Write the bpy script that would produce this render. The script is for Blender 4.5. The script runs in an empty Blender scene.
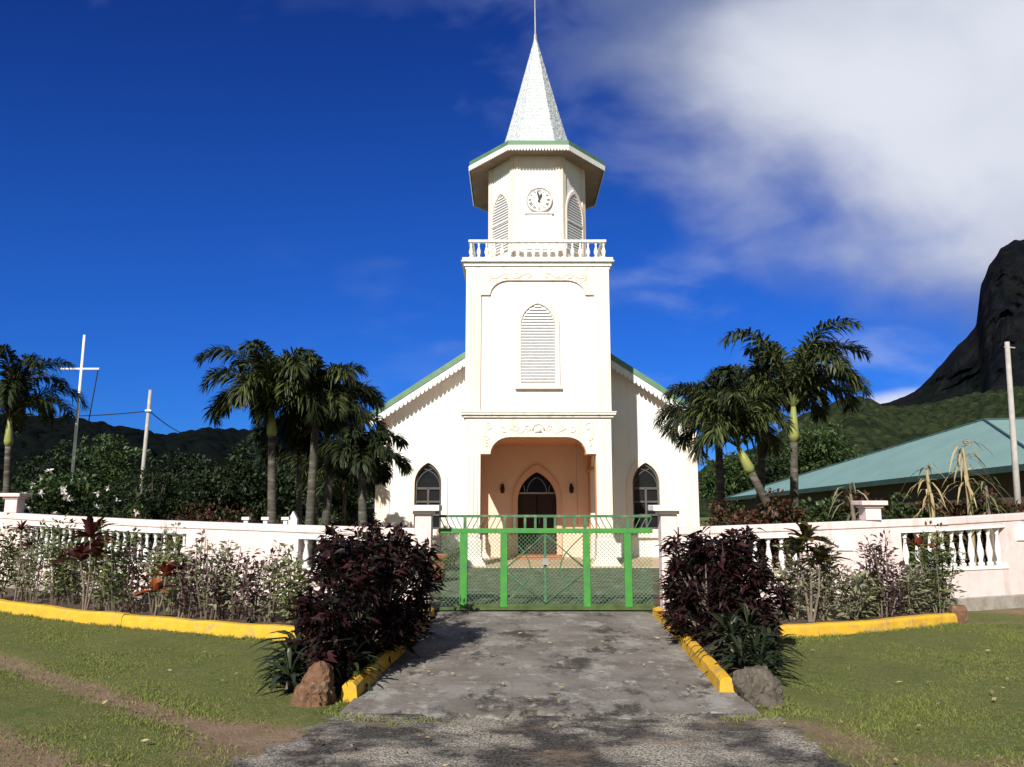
import bpy, math, random
import numpy as np
from mathutils import Vector, Matrix
R = math.radians
random.seed(7); rng = np.random.default_rng(11)
SC = bpy.context.scene; COL = SC.collection

# ------------------------------------------------------------------ camera
F, HZ, CZ = 780.0, 505.0, 1.6
PITCH = math.atan((HZ - 383.5) / F)
cam = bpy.data.cameras.new('camera'); co = bpy.data.objects.new('camera', cam); COL.objects.link(co)
co.location = (0, 0, CZ); co.rotation_euler = (math.pi/2 + PITCH, 0, 0)
cam.sensor_width = 36; cam.lens = F / 1024 * 36; cam.clip_start = .05; cam.clip_end = 9000
SC.camera = co

def W(px, py, d):            # photo pixel + distance -> world point (used to take measurements)
    e = PITCH + math.atan((383.5 - py) / F); z = d * math.tan(e)
    return Vector(((px - 512) * (d*math.cos(PITCH) + z*math.sin(PITCH)) / F, d, CZ + z))
def G(px, py, z=0.0):        # photo pixel on the ground
    e = PITCH + math.atan((383.5 - py) / F)
    return W(px, py, (z - CZ) / math.tan(e))

# ------------------------------------------------------------------ world, sun, exposure
SUN_EL, SUN_AZ = R(34), R(19.5)         # sun behind the photographer, to the left
SC.view_settings.view_transform = 'Standard'; SC.view_settings.look = 'None'
SC.view_settings.gamma = 1; SC.view_settings.use_curve_mapping = False
SC.view_settings.exposure = 0.55
sl = bpy.data.lights.new('sun', 'SUN'); sl.energy = 4.6; sl.angle = R(.53); sl.color = (1, .955, .88)
so = bpy.data.objects.new('sun', sl); COL.objects.link(so); so.location = (-20, -40, 40)
so.rotation_euler = Vector((math.sin(SUN_AZ)*math.cos(SUN_EL), math.cos(SUN_AZ)*math.cos(SUN_EL), -math.sin(SUN_EL))).to_track_quat('-Z', 'Y').to_euler()

world = bpy.data.worlds.new('World'); SC.world = world; world.use_nodes = True
def build_world():
    nt = world.node_tree; N = nt.nodes; L = nt.links; N.clear()
    def n(t, **k):
        x = N.new(t)
        for a, b in k.items(): setattr(x, a, b)
        return x
    def m(op, a, b=None, c=None):
        x = n('ShaderNodeMath', operation=op)
        for i, v in enumerate((a, b, c)):
            if v is None: continue
            if isinstance(v, (int, float)): x.inputs[i].default_value = v
            else: L.new(v, x.inputs[i])
        return x.outputs[0]
    def ss(v, a, b):
        x = n('ShaderNodeMapRange', interpolation_type='SMOOTHSTEP'); L.new(v, x.inputs[0])
        x.inputs[1].default_value = a; x.inputs[2].default_value = b; return x.outputs[0]
    def mix(f, a, b):
        x = n('ShaderNodeMix', data_type='RGBA')
        L.new(f, x.inputs[0])
        for i, v in ((6, a), (7, b)):
            if isinstance(v, tuple): x.inputs[i].default_value = v + (1,)
            else: L.new(v, x.inputs[i])
        return x.outputs[2]
    sky = n('ShaderNodeTexSky', sky_type='NISHITA', sun_disc=False, sun_elevation=SUN_EL, sun_rotation=math.pi + SUN_AZ,
            air_density=1.0, dust_density=.3, ozone_density=2.2, altitude=0)
    tc = n('ShaderNodeTexCoord'); sp = n('ShaderNodeSeparateXYZ'); L.new(tc.outputs['Generated'], sp.inputs[0])
    y = m('MAXIMUM', sp.outputs[1], .12)
    u = m('DIVIDE', sp.outputs[0], y); v = m('DIVIDE', sp.outputs[2], y)
    cb = n('ShaderNodeCombineXYZ'); L.new(u, cb.inputs[0]); L.new(v, cb.inputs[1])
    def noise(scale, det, rough, off, stretch=(1, 1, 1), dist=0.0):
        mp = n('ShaderNodeMapping'); mp.inputs['Location'].default_value = off; mp.inputs['Scale'].default_value = stretch
        mp.inputs['Rotation'].default_value = (0, 0, R(-25)); L.new(cb.outputs[0], mp.inputs[0])
        t = n('ShaderNodeTexNoise'); L.new(mp.outputs[0], t.inputs['Vector'])
        t.inputs['Scale'].default_value = scale; t.inputs['Detail'].default_value = det
        t.inputs['Roughness'].default_value = rough; t.inputs['Distortion'].default_value = dist
        return t.outputs[0]
    def blob(u0, v0, a, b, rot=0):
        du = m('SUBTRACT', u, u0); dv = m('SUBTRACT', v, v0)
        c, s = math.cos(rot), math.sin(rot)
        p = m('DIVIDE', m('ADD', m('MULTIPLY', du, c), m('MULTIPLY', dv, s)), a)
        q = m('DIVIDE', m('SUBTRACT', m('MULTIPLY', dv, c), m('MULTIPLY', du, s)), b)
        return m('ADD', m('MULTIPLY', p, p), m('MULTIPLY', q, q))
    n1 = noise(3.2, 6, .48, (3.1, 1.7, 0), (1, 1.3, 1), .2)
    n2 = noise(7.0, 5, .5, (7.3, 4.2, 0), (1, 1.5, 1), .3)
    e = blob(.76, .66, .67, .46)
    e = m('ADD', e, m('ADD', m('MULTIPLY', m('SUBTRACT', n1, .5), .72), m('MULTIPLY', m('SUBTRACT', n2, .5), .65)))
    d_big = m('MULTIPLY', ss(e, 1.22, .25), .97)
    # thin veil left of it and over the top
    e2 = m('ADD', blob(.33, .66, .42, .36), m('MULTIPLY', m('SUBTRACT', n2, .5), 3.0))
    d_veil = m('MULTIPLY', ss(e2, 1.0, 0), .16)
    e3 = m('ADD', blob(-.22, .76, .55, .09), m('MULTIPLY', m('SUBTRACT', n2, .5), 3.6))
    d_top = m('MULTIPLY', ss(e3, .9, 0), .05)
    n3 = noise(7.0, 5, .5, (1.3, 9.2, 0), (.8, 1.9, 1), .1)
    low = m('MULTIPLY', ss(n3, .46, .78), m('MULTIPLY', ss(v, .02, .12), ss(v, .40, .26)))
    d_low = m('MULTIPLY', low, m('MULTIPLY', ss(u, -.42, .25), .42))
    hot = m('MULTIPLY', ss(m('ADD', blob(.52, .118, .09, .035), m('MULTIPLY', m('SUBTRACT', n2, .5), 1.5)), 1, .2), .95)
    # cloud brightness: white where the sun strikes it, blue grey underneath
    br = m('ADD', blob(.58, .56, .42, .25, R(20)), m('MULTIPLY', m('SUBTRACT', n1, .5), 1.6))
    ccol = mix(ss(br, 1.7, -.1), (.15, .205, .37), (.78, .81, .90))
    ahead = ss(sp.outputs[1], -.25, .15)
    vm = n('ShaderNodeVectorMath', operation='MULTIPLY'); L.new(sky.outputs[0], vm.inputs[0]); vm.inputs[1].default_value = (.10, .40, 1.20)
    back = n('ShaderNodeVectorMath', operation='MULTIPLY'); L.new(sky.outputs[0], back.inputs[0]); back.inputs[1].default_value = (.95, .82, .70)  # warm tint added to the unseen rear sky, against blue shadow fill
    deep = n('ShaderNodeVectorMath', operation='MULTIPLY'); L.new(vm.outputs[0], deep.inputs[0]); deep.inputs[1].default_value = (.8, .68, .80)
    c = mix(ahead, back.outputs[0], mix(ss(v, .30, .80), vm.outputs[0], deep.outputs[0]))
    bg = n('ShaderNodeBackground'); bg.inputs[1].default_value = .06
    K = 1 / .06 * .68
    def up(col):
        x = n('ShaderNodeVectorMath', operation='SCALE'); x.inputs[3].default_value = K
        if isinstance(col, tuple): x.inputs[0].default_value = col
        else: L.new(col, x.inputs[0])
        return x.outputs[0]
    c = mix(d_top, c, up((.35, .45, .8))); c = mix(d_low, c, up((.42, .52, .82)))
    c = mix(d_veil, c, up((.36, .45, .78))); c = mix(d_big, c, up(ccol)); c = mix(hot, c, up((.85, .88, .95)))
    L.new(c, bg.inputs[0])
    o = n('ShaderNodeOutputWorld'); L.new(bg.outputs[0], o.inputs[0])
build_world()

# ------------------------------------------------------------------ object helpers
ORG = {}
def tag(o, label=None, cat=None, group=None, kind=None):
    if label: o['label'] = label
    if cat: o['category'] = cat
    if group: o['group'] = group
    if kind: o['kind'] = kind
    return o
def thing(name, label, cat, loc, group=None):
    o = bpy.data.objects.new(name, None); COL.objects.link(o); o.location = loc; o.empty_display_size = .3
    ORG[o.name] = Vector(loc); return tag(o, label, cat, group)
def put(name, me, mat, parent=None, org=None):
    o = bpy.data.objects.new(name, me); COL.objects.link(o); me.materials.append(mat)
    if parent is not None:
        o.parent = parent; ORG[o.name] = ORG[parent.name]
    else:
        o.location = org; ORG[o.name] = Vector(org)
    return o
def origin(parent, org, V):
    if parent is not None: return ORG[parent.name]
    if org is not None: return Vector(org)
    a = np.asarray(V); return Vector(((a[:, 0].min()+a[:, 0].max())/2, (a[:, 1].min()+a[:, 1].max())/2, a[:, 2].min()))

class MB:
    def __init__(s): s.v = []; s.f = []; s.marks = []
    def add(s, vs, fs):
        o = len(s.v); s.marks.append((o, len(s.f))); s.v += [tuple(v) for v in vs]; s.f += [tuple(i + o for i in f) for f in fs]; return s
    def box(s, x0, x1, y0, y1, z0, z1):
        return s.add([(x0,y0,z0),(x1,y0,z0),(x1,y1,z0),(x0,y1,z0),(x0,y0,z1),(x1,y0,z1),(x1,y1,z1),(x0,y1,z1)],
                     [(0,3,2,1),(4,5,6,7),(0,1,5,4),(1,2,6,5),(2,3,7,6),(3,0,4,7)])
    def prism(s, pts, a, b, fn):          # polygon pts (p,q) extruded a..b ; fn(p,q,t) -> xyz
        n = len(pts)
        vs = [fn(p, q, a) for p, q in pts] + [fn(p, q, b) for p, q in pts]
        fs = [tuple(range(n))[::-1], tuple(range(n, 2*n))] + [(i, (i+1) % n, n+(i+1) % n, n+i) for i in range(n)]
        return s.add(vs, fs)
    def ring(s, outer, inner, a, b, fn):  # two outlines with the same count, extruded
        n = len(outer)
        vs = [fn(p,q,a) for p,q in outer] + [fn(p,q,a) for p,q in inner] + [fn(p,q,b) for p,q in outer] + [fn(p,q,b) for p,q in inner]
        fs = []
        for i in range(n):
            j = (i+1) % n
            fs += [(i,j,n+j,n+i),(2*n+i,3*n+i,3*n+j,2*n+j),(i,2*n+i,2*n+j,j),(n+i,n+j,3*n+j,3*n+i)]
        return s.add(vs, fs)
    def loft(s, rings, cap=True):
        n = len(rings[0]); vs = [p for r in rings for p in r]; fs = []
        for k in range(len(rings)-1):
            for i in range(n):
                j = (i+1) % n; fs.append((k*n+i, k*n+j, (k+1)*n+j, (k+1)*n+i))
        if cap: fs += [tuple(range(n))[::-1], tuple(range((len(rings)-1)*n, len(rings)*n))]
        return s.add(vs, fs)
    def tube(s, pts, rad, n=6, cap=True):
        pts = [Vector(p) for p in pts]; k = len(pts)
        rr = [float(q) for q in rad] if isinstance(rad, (list, tuple)) else [float(rad)]*k
        up = None; rings = []
        for i, p in enumerate(pts):
            d = (pts[min(i+1, k-1)] - pts[max(i-1, 0)]).normalized()
            if up is None: up = Vector((0,0,1)) if abs(d.z) < .9 else Vector((0,1,0))
            a = d.cross(up).normalized(); b = a.cross(d).normalized(); up = b
            rings.append([p + rr[i]*(math.cos(2*math.pi*j/n)*a + math.sin(2*math.pi*j/n)*b) for j in range(n)])
        return s.loft(rings, cap)
    def bar(s, p, q, w, t, side=(0,1,0)):  # rectangular bar between two points
        p, q = Vector(p), Vector(q); d = (q-p).normalized(); b = Vector(side); a = d.cross(b).normalized(); b = a.cross(d)
        f = lambda c: [c + a*w/2 + b*t/2, c - a*w/2 + b*t/2, c - a*w/2 - b*t/2, c + a*w/2 - b*t/2]
        return s.loft([f(p), f(q)])
    def lathe(s, prof, c=(0,0,0), n=10):
        return s.loft([[(c[0]+r*math.cos(2*math.pi*j/n), c[1]+r*math.sin(2*math.pi*j/n), c[2]+z) for j in range(n)] for r, z in prof])
    def obj(s, name, mat, parent=None, org=None, smooth=False, bevel=0):
        o0 = origin(parent, org, s.v)
        me = bpy.data.meshes.new(name); me.from_pydata([(x-o0.x, y-o0.y, z-o0.z) for x, y, z in s.v], [], s.f)
        if smooth: me.polygons.foreach_set('use_smooth', [True]*len(me.polygons))
        o = put(name, me, mat, parent, o0)
        if bevel:
            md = o.modifiers.new('edge', 'BEVEL'); md.width = bevel; md.segments = 2; md.limit_method = 'ANGLE'; md.angle_limit = R(40)
        import bmesh
        bm = bmesh.new(); bm.from_mesh(me); bmesh.ops.recalc_face_normals(bm, faces=bm.faces); bm.to_mesh(me); bm.free()
        return o

def each(m, name, mat, parent, **k):           # one part per added piece
    mk = m.marks + [(len(m.v), len(m.f))]; out = []
    for (v0, f0), (v1, f1) in zip(mk[:-1], mk[1:]):
        q = MB(); q.v = m.v[v0:v1]; q.f = [tuple(i-v0 for i in f) for f in m.f[f0:f1]]; out.append(q.obj(name, mat, parent, **k))
    return out
def fast_mesh(name, V, faces_idx, per):       # numpy mesh with faces of equal size
    me = bpy.data.meshes.new(name); nf = len(faces_idx)
    me.vertices.add(len(V)); me.vertices.foreach_set('co', np.asarray(V, np.float32).ravel())
    me.loops.add(nf*per); me.loops.foreach_set('vertex_index', np.asarray(faces_idx, np.int32).ravel())
    me.polygons.add(nf); me.polygons.foreach_set('loop_start', np.arange(0, nf*per, per, dtype=np.int32))
    me.update(calc_edges=True); me.validate(); return me

def nrm(a): return a / np.maximum(np.linalg.norm(a, axis=1, keepdims=True), 1e-6)
def leaf_arrays(C, D, L, Wd, droop=.25, fold=.25, up=None):
    """folded leaves: base C, direction D, length L, width Wd"""
    n = len(C); D = nrm(D)
    if up is None: up = nrm(np.column_stack([rng.normal(0, .5, n), rng.normal(0, .5, n), np.ones(n)]))
    S = nrm(np.cross(D, up)); Nn = np.cross(S, D)
    L = L[:, None]; Wd = Wd[:, None]
    dz = np.array([[0, 0, 1.0]])
    mid = C + D*L*.5 - dz*L*droop*.15
    tip = C + D*L - dz*L*droop*.6
    l = C + D*L*.42 + S*Wd*.5 + Nn*Wd*fold - dz*L*droop*.1
    r = C + D*L*.42 - S*Wd*.5 + Nn*Wd*fold - dz*L*droop*.1
    V = np.stack([C, l, mid, r, tip], 1).reshape(-1, 3)
    b = (np.arange(n)*5)[:, None]
    Fc = np.concatenate([b+np.array([[0, 2, 1]]), b+np.array([[1, 2, 4]]), b+np.array([[0, 3, 2]]), b+np.array([[3, 4, 2]])])
    return V, Fc
class Leaves:
    def __init__(s): s.V = []; s.F = []; s.n = 0
    def add(s, V, Fc): s.V.append(V); s.F.append(Fc + s.n); s.n += len(V)
    def leaves(s, *a, **k): s.add(*leaf_arrays(*a, **k))
    def obj(s, name, mat, parent=None, org=None):
        V = np.concatenate(s.V); Fc = np.concatenate(s.F); o0 = origin(parent, org, V)
        return put(name, fast_mesh(name, V - np.array(o0)[None], Fc, 3), mat, parent, o0)

# ------------------------------------------------------------------ materials
def material(name, c1, c2=None, rough=.6, scale=4., bump=0., bscale=None, spec=.3, detail=6, lo=.35, hi=.65, c3=None, s3=1., metal=0, stretch=(1,1,1), streak=None):
    mt = bpy.data.materials.new(name); mt.use_nodes = True; nt = mt.node_tree; N = nt.nodes; L = nt.links
    b = N['Principled BSDF']; b.inputs['Roughness'].default_value = rough; b.inputs['Specular IOR Level'].default_value = spec
    b.inputs['Metallic'].default_value = metal; b.inputs['Base Color'].default_value = (*c1, 1)
    tc = N.new('ShaderNodeTexCoord'); mp = N.new('ShaderNodeMapping'); L.new(tc.outputs['Object'], mp.inputs[0]); mp.inputs['Scale'].default_value = stretch
    def nz(s, d=detail):
        t = N.new('ShaderNodeTexNoise'); L.new(mp.outputs[0], t.inputs['Vector']); t.inputs['Scale'].default_value = s; t.inputs['Detail'].default_value = d
        t.inputs['Roughness'].default_value = .6; return t.outputs[0]
    def rng_(x, a, bb):
        r = N.new('ShaderNodeMapRange'); L.new(x, r.inputs[0]); r.inputs[1].default_value = a; r.inputs[2].default_value = bb; return r.outputs[0]
    col = None
    if c2:
        m = N.new('ShaderNodeMix'); m.data_type = 'RGBA'; L.new(rng_(nz(scale), lo, hi), m.inputs[0])
        m.inputs[6].default_value = (*c1, 1); m.inputs[7].default_value = (*c2, 1); col = m.outputs[2]
        if c3:
            m2 = N.new('ShaderNodeMix'); m2.data_type = 'RGBA'; L.new(rng_(nz(s3), .52, .7), m2.inputs[0]); L.new(col, m2.inputs[6]); m2.inputs[7].default_value = (*c3, 1); col = m2.outputs[2]
        if streak:                                # rain streaks and mildew running down the wall
            m3 = N.new('ShaderNodeMix'); m3.data_type = 'RGBA'; mp2 = N.new('ShaderNodeMapping'); mp2.inputs['Scale'].default_value = (3.5, 3.5, .22); L.new(tc.outputs['Object'], mp2.inputs[0])
            t2 = N.new('ShaderNodeTexNoise'); t2.inputs['Scale'].default_value = 1.6; t2.inputs['Detail'].default_value = 8; t2.inputs['Roughness'].default_value = .7; L.new(mp2.outputs[0], t2.inputs['Vector'])
            L.new(rng_(t2.outputs[0], .54, .80), m3.inputs[0]); L.new(col, m3.inputs[6]); m3.inputs[7].default_value = (*streak, 1); col = m3.outputs[2]
        L.new(col, b.inputs['Base Color'])
    if bump:
        bp = N.new('ShaderNodeBump'); bp.inputs['Strength'].default_value = 1; bp.inputs['Distance'].default_value = bump
        L.new(nz(bscale or scale*3, 8), bp.inputs['Height']); L.new(bp.outputs[0], b.inputs['Normal'])
    return mt
def leaf_material(name, cols, rough=.45, trans=.25, spec=.35):
    mt = bpy.data.materials.new(name); mt.use_nodes = True; nt = mt.node_tree; N = nt.nodes; L = nt.links
    b = N['Principled BSDF']; b.inputs['Roughness'].default_value = rough; b.inputs['Specular IOR Level'].default_value = spec
    g = N.new('ShaderNodeNewGeometry'); r = N.new('ShaderNodeValToRGB'); r.color_ramp.interpolation = 'LINEAR'
    L.new(g.outputs['Random Per Island'], r.inputs[0]); el = r.color_ramp.elements
    while len(el) < len(cols): el.new(.5)
    for i, c in enumerate(cols): el[i].position = i/(len(cols)-1); el[i].color = (*c, 1)
    L.new(r.outputs[0], b.inputs['Base Color'])
    t = N.new('ShaderNodeBsdfTranslucent'); L.new(r.outputs[0], t.inputs[0])
    mx = N.new('ShaderNodeMixShader'); mx.inputs[0].default_value = trans
    L.new(b.outputs[0], mx.inputs[1]); L.new(t.outputs[0], mx.inputs[2]); L.new(mx.outputs[0], N['Material Output'].inputs[0])
    return mt
M = {}
M['white'] = material('white paint', (.80,.79,.76), (.76,.74,.70), .7, 1.3, .002, 40, .2, streak=(.50,.46,.40))
M['cream'] = material('cream paint', (.79,.685,.59), (.75,.64,.55), .7, 1.5, .002, 40, .2, streak=(.50,.42,.35))
M['salmon'] = material('salmon paint', (.68,.34,.19), (.64,.31,.17), .7, 1.2, .002, 40, .2)
M['peach'] = material('peach paint', (.80,.58,.45), (.76,.54,.41), .7, 1.2, .002, 40, .2)
M['trim'] = material('white trim', (.78,.80,.78), (.68,.70,.66), .6, 5, .001, 40, .2)
M['rail'] = material('weathered white rail', (.78,.76,.70), (.50,.47,.42), .8, 7, .003, 40, .2, lo=.5, hi=.75)
M['ledge'] = material('weathered ledge', (.62,.58,.52), (.40,.34,.30), .8, 5, .003, 40, .2)
M['greenroof'] = material('green roof sheet', (.115,.22,.125), (.085,.17,.095), .5, 3, .002, 30, .4)
M['shingle'] = None
M['louver'] = material('grey louvre boards', (.66,.66,.66), (.52,.52,.53), .6, 9, .001, 40, .2, stretch=(1,1,4))
M['bluegrey'] = material('pale grey louvre boards', (.64,.64,.64), (.54,.54,.55), .6, 9, .001, 40, .2, stretch=(1,1,4))  # nearly even grey for the window backs and belfry slats
M['black'] = material('black paint', (.015,.015,.016), (.03,.03,.03), .4, 8)
M['darkwood'] = material('dark red brown door wood', (.034,.013,.010), (.02,.009,.007), .6, 6, .002, 30, stretch=(6,6,1))
M['glass'] = material('dark window glass', (.010,.011,.013), (.016,.017,.02), .15, 2, spec=.22)
M['blueglass'] = material('blue stained glass', (.010,.014,.045), (.010,.010,.018), .5, 9, spec=.1)
M['mullion'] = material('grey brown window bars', (.10,.088,.082), (.07,.064,.06), .6, 8)
M['steel'] = material('dull steel', (.38,.37,.35), (.28,.27,.26), .5, 6, metal=.4)
M['wallpink'] = material('pale pink wall paint', (.76,.615,.60), (.70,.56,.54), .75, 1.6, .003, 30, .2, c3=(.60,.49,.46), s3=5, streak=(.40,.33,.30))
M['wallwhite'] = material('white wall paint', (.80,.78,.77), (.74,.70,.68), .75, 4, .002, 30, .2)
M['footing'] = material('bare concrete footing', (.36,.33,.29), (.24,.21,.18), .9, 6, .01, 30, .2)
M['yellow'] = material('yellow kerb paint', (.66,.385,.035), (.56,.32,.03), .8, 7, .008, 22, .15, c3=(.36,.27,.13), s3=9)
M['concrete'] = None
M['greenpaint'] = material('green gate paint', (.055,.25,.035), (.042,.20,.042), .5, 9, .001, 40, .35, c3=(.06,.17,.07), s3=6)
M['greenold'] = material('weathered green gate paint', (.055,.155,.07), (.04,.115,.06), .6, 8, .001, 40, .3, c3=(.20,.20,.12), s3=10)
M['wire'] = material('galvanised wire', (.17,.30,.17), (.12,.22,.12), .6, 12)
M['soil'] = material('bed soil', (.115,.085,.06), (.06,.045,.032), .95, 9, .03, 30, .1, c3=(.20,.17,.13), s3=20)
M['yard'] = material('mossy yard concrete', (.055,.072,.040), (.12,.13,.085), .9, 2.6, .006, 30, .15, c3=(.24,.23,.18), s3=3.6)
M['tan'] = material('tan porch paving', (.52,.40,.26), (.44,.33,.21), .85, 2, .004, 30, .2)
M['tile'] = material('red brown step tiles', (.42,.19,.10), (.34,.15,.08), .6, 4, .002, 30, .3)
M['terracotta'] = material('terracotta', (.36,.14,.07), (.26,.10,.055), .8, 6, .004, 30, .2)
M['rockbrown'] = material('red brown basalt', (.19,.105,.062), (.12,.068,.042), .95, 5, .03, 16, .1, c3=(.25,.19,.14), s3=9)
M['rockgrey'] = material('grey basalt', (.125,.105,.085), (.075,.064,.052), .95, 6, .03, 16, .1, c3=(.18,.165,.13), s3=11)
M['turquoise'] = None
M['bark'] = material('dark tree bark', (.10,.075,.05), (.05,.04,.03), .9, 8, .02, 20, .1)
M['palmbark'] = material('ringed grey palm bark', (.105,.094,.078), (.050,.044,.036), .9, 3, .014, 20, .1, stretch=(1,1,5), c3=(.17,.16,.13), s3=2.5)
M['shaft'] = material('yellow green crownshaft', (.30,.30,.085), (.19,.22,.06), .5, 3, .003, 20, .3)
M['stalk'] = material('green frond stalks', (.12,.14,.045), (.08,.10,.03), .5, 3)
M['twig'] = material('brown grey stems', (.20,.16,.12), (.13,.10,.08), .9, 8)
M['pole'] = material('weathered pole timber', (.42,.40,.37), (.32,.30,.27), .8, 5, .004, 20)
M['polewhite'] = material('white pole paint', (.78,.77,.74), (.68,.66,.62), .6, 5)
M['wirecable'] = material('black cable', (.02,.02,.022), None, .6)
M['palm'] = leaf_material('palm leaflets', [(.012,.018,.008),(.023,.034,.011),(.048,.062,.018),(.10,.115,.038)], .45, .15, .25)
M['palmdark'] = leaf_material('dark palm leaflets', [(.010,.016,.008),(.020,.029,.011),(.040,.052,.018)], .5, .12, .2)
M['dry'] = leaf_material('dry straw leaves', [(.36,.27,.14),(.48,.38,.21),(.28,.22,.10)], .7, .25)
M['tree'] = leaf_material('mid green tree leaves', [(.022,.042,.014),(.045,.078,.022),(.08,.12,.034)], .45, .22)
M['treedark'] = leaf_material('dark tree leaves', [(.008,.016,.007),(.017,.029,.011),(.038,.055,.02)], .55, .15, .2)
M['treelight'] = leaf_material('light tree leaves', [(.04,.065,.018),(.07,.11,.03),(.12,.15,.05)], .45, .22)
M['shrub'] = leaf_material('light shrub leaves', [(.09,.12,.04),(.17,.20,.08),(.26,.27,.12)], .5, .25)
M['shrubgreen'] = leaf_material('green shrub leaves', [(.05,.08,.022),(.12,.155,.05),(.24,.26,.11)], .5, .25)
M['shrubgrey'] = leaf_material('grey green shrub leaves', [(.10,.11,.065),(.20,.205,.12),(.32,.31,.20)], .55, .22)
M['purple'] = leaf_material('dark purple leaves', [(.006,.004,.004),(.014,.005,.006),(.045,.012,.014),(.008,.007,.006),(.018,.020,.009)], .5, .10, .18)
M['purplelight'] = leaf_material('grey purple leaves', [(.05,.03,.035),(.09,.05,.055),(.13,.085,.08)], .5, .2)
M['tired'] = leaf_material('red cordyline leaves', [(.06,.012,.014),(.11,.025,.022),(.045,.016,.014)], .35, .22, .45)
M['tiorange'] = leaf_material('orange red cordyline leaves', [(.16,.03,.018),(.30,.09,.03),(.09,.02,.015)], .4, .25)
M['tigreen'] = leaf_material('olive cordyline leaves', [(.08,.08,.025),(.045,.035,.016),(.14,.13,.04)], .4, .22, .4)
M['strap'] = leaf_material('dark strap leaves', [(.012,.018,.010),(.022,.032,.015),(.045,.055,.025)], .4, .12, .3)
M['croton'] = leaf_material('red brown hedge leaves', [(.05,.012,.01),(.09,.03,.018),(.04,.05,.018),(.11,.05,.02)], .5, .2)
M['petal'] = leaf_material('white petals', [(.75,.72,.66),(.8,.76,.7)], .6, .3)
M['petalpink'] = leaf_material('pale pink petals', [(.7,.45,.42),(.75,.6,.55)], .6, .3)
M['grass'] = leaf_material('grass blades', [(.13,.18,.036),(.19,.235,.052),(.24,.26,.078),(.30,.27,.12)], .6, .35, .15)

def shingle_mat():
    mt = material('white spire shingles', (.60,.64,.65), (.46,.50,.51), .6, 8)
    N = mt.node_tree.nodes; L = mt.node_tree.links; b = N['Principled BSDF']
    tc = N.new('ShaderNodeTexCoord'); sp = N.new('ShaderNodeSeparateXYZ'); L.new(tc.outputs['Object'], sp.inputs[0])
    at = N.new('ShaderNodeMath'); at.operation = 'ARCTAN2'; L.new(sp.outputs[0], at.inputs[0])
    ya = N.new('ShaderNodeMath'); ya.operation = 'SUBTRACT'; L.new(sp.outputs[1], ya.inputs[0]); ya.inputs[1].default_value = -1.2; L.new(ya.outputs[0], at.inputs[1])
    cb = N.new('ShaderNodeCombineXYZ'); ml = N.new('ShaderNodeMath'); ml.operation = 'MULTIPLY'; ml.inputs[1].default_value = 2.0
    L.new(sp.outputs[0], cb.inputs[0]); L.new(sp.outputs[2], cb.inputs[1])
    br = N.new('ShaderNodeTexBrick'); L.new(cb.outputs[0], br.inputs[0]); br.inputs['Scale'].default_value = 1
    br.inputs['Brick Width'].default_value = .16; br.inputs['Row Height'].default_value = .13; br.inputs['Mortar Size'].default_value = .007
    br.inputs['Mortar Smooth'].default_value = .2
    inv = N.new('ShaderNodeMath'); inv.operation = 'SUBTRACT'; inv.inputs[0].default_value = 1; L.new(br.outputs['Fac'], inv.inputs[1])
    nz = N.new('ShaderNodeTexNoise'); nz.inputs['Scale'].default_value = 9; L.new(tc.outputs['Object'], nz.inputs['Vector'])
    ad = N.new('ShaderNodeMath'); ad.operation = 'MULTIPLY_ADD'; L.new(nz.outputs[0], ad.inputs[0]); ad.inputs[1].default_value = 1.2; L.new(inv.outputs[0], ad.inputs[2])
    bp = N.new('ShaderNodeBump'); bp.inputs['Distance'].default_value = .05; L.new(ad.outputs[0], bp.inputs['Height']); L.new(bp.outputs[0], b.inputs['Normal'])
    return mt
M['shingle'] = shingle_mat()
def sheet_mat():
    mt = material('turquoise roof sheet', (.20,.325,.295), (.17,.285,.26), .5, .7, spec=.4)
    N = mt.node_tree.nodes; L = mt.node_tree.links; b = N['Principled BSDF']
    tc = N.new('ShaderNodeTexCoord'); wv = N.new('ShaderNodeTexWave'); wv.inputs['Scale'].default_value = 1.1; wv.inputs['Distortion'].default_value = 0
    mp = N.new('ShaderNodeMapping'); mp.inputs['Rotation'].default_value = (0,0,R(-75)); L.new(tc.outputs['Object'], mp.inputs[0]); L.new(mp.outputs[0], wv.inputs[0])
    bp = N.new('ShaderNodeBump'); bp.inputs['Distance'].default_value = .05; L.new(wv.outputs[1], bp.inputs['Height']); L.new(bp.outputs[0], b.inputs['Normal'])
    return mt
M['turquoise'] = sheet_mat()

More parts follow.
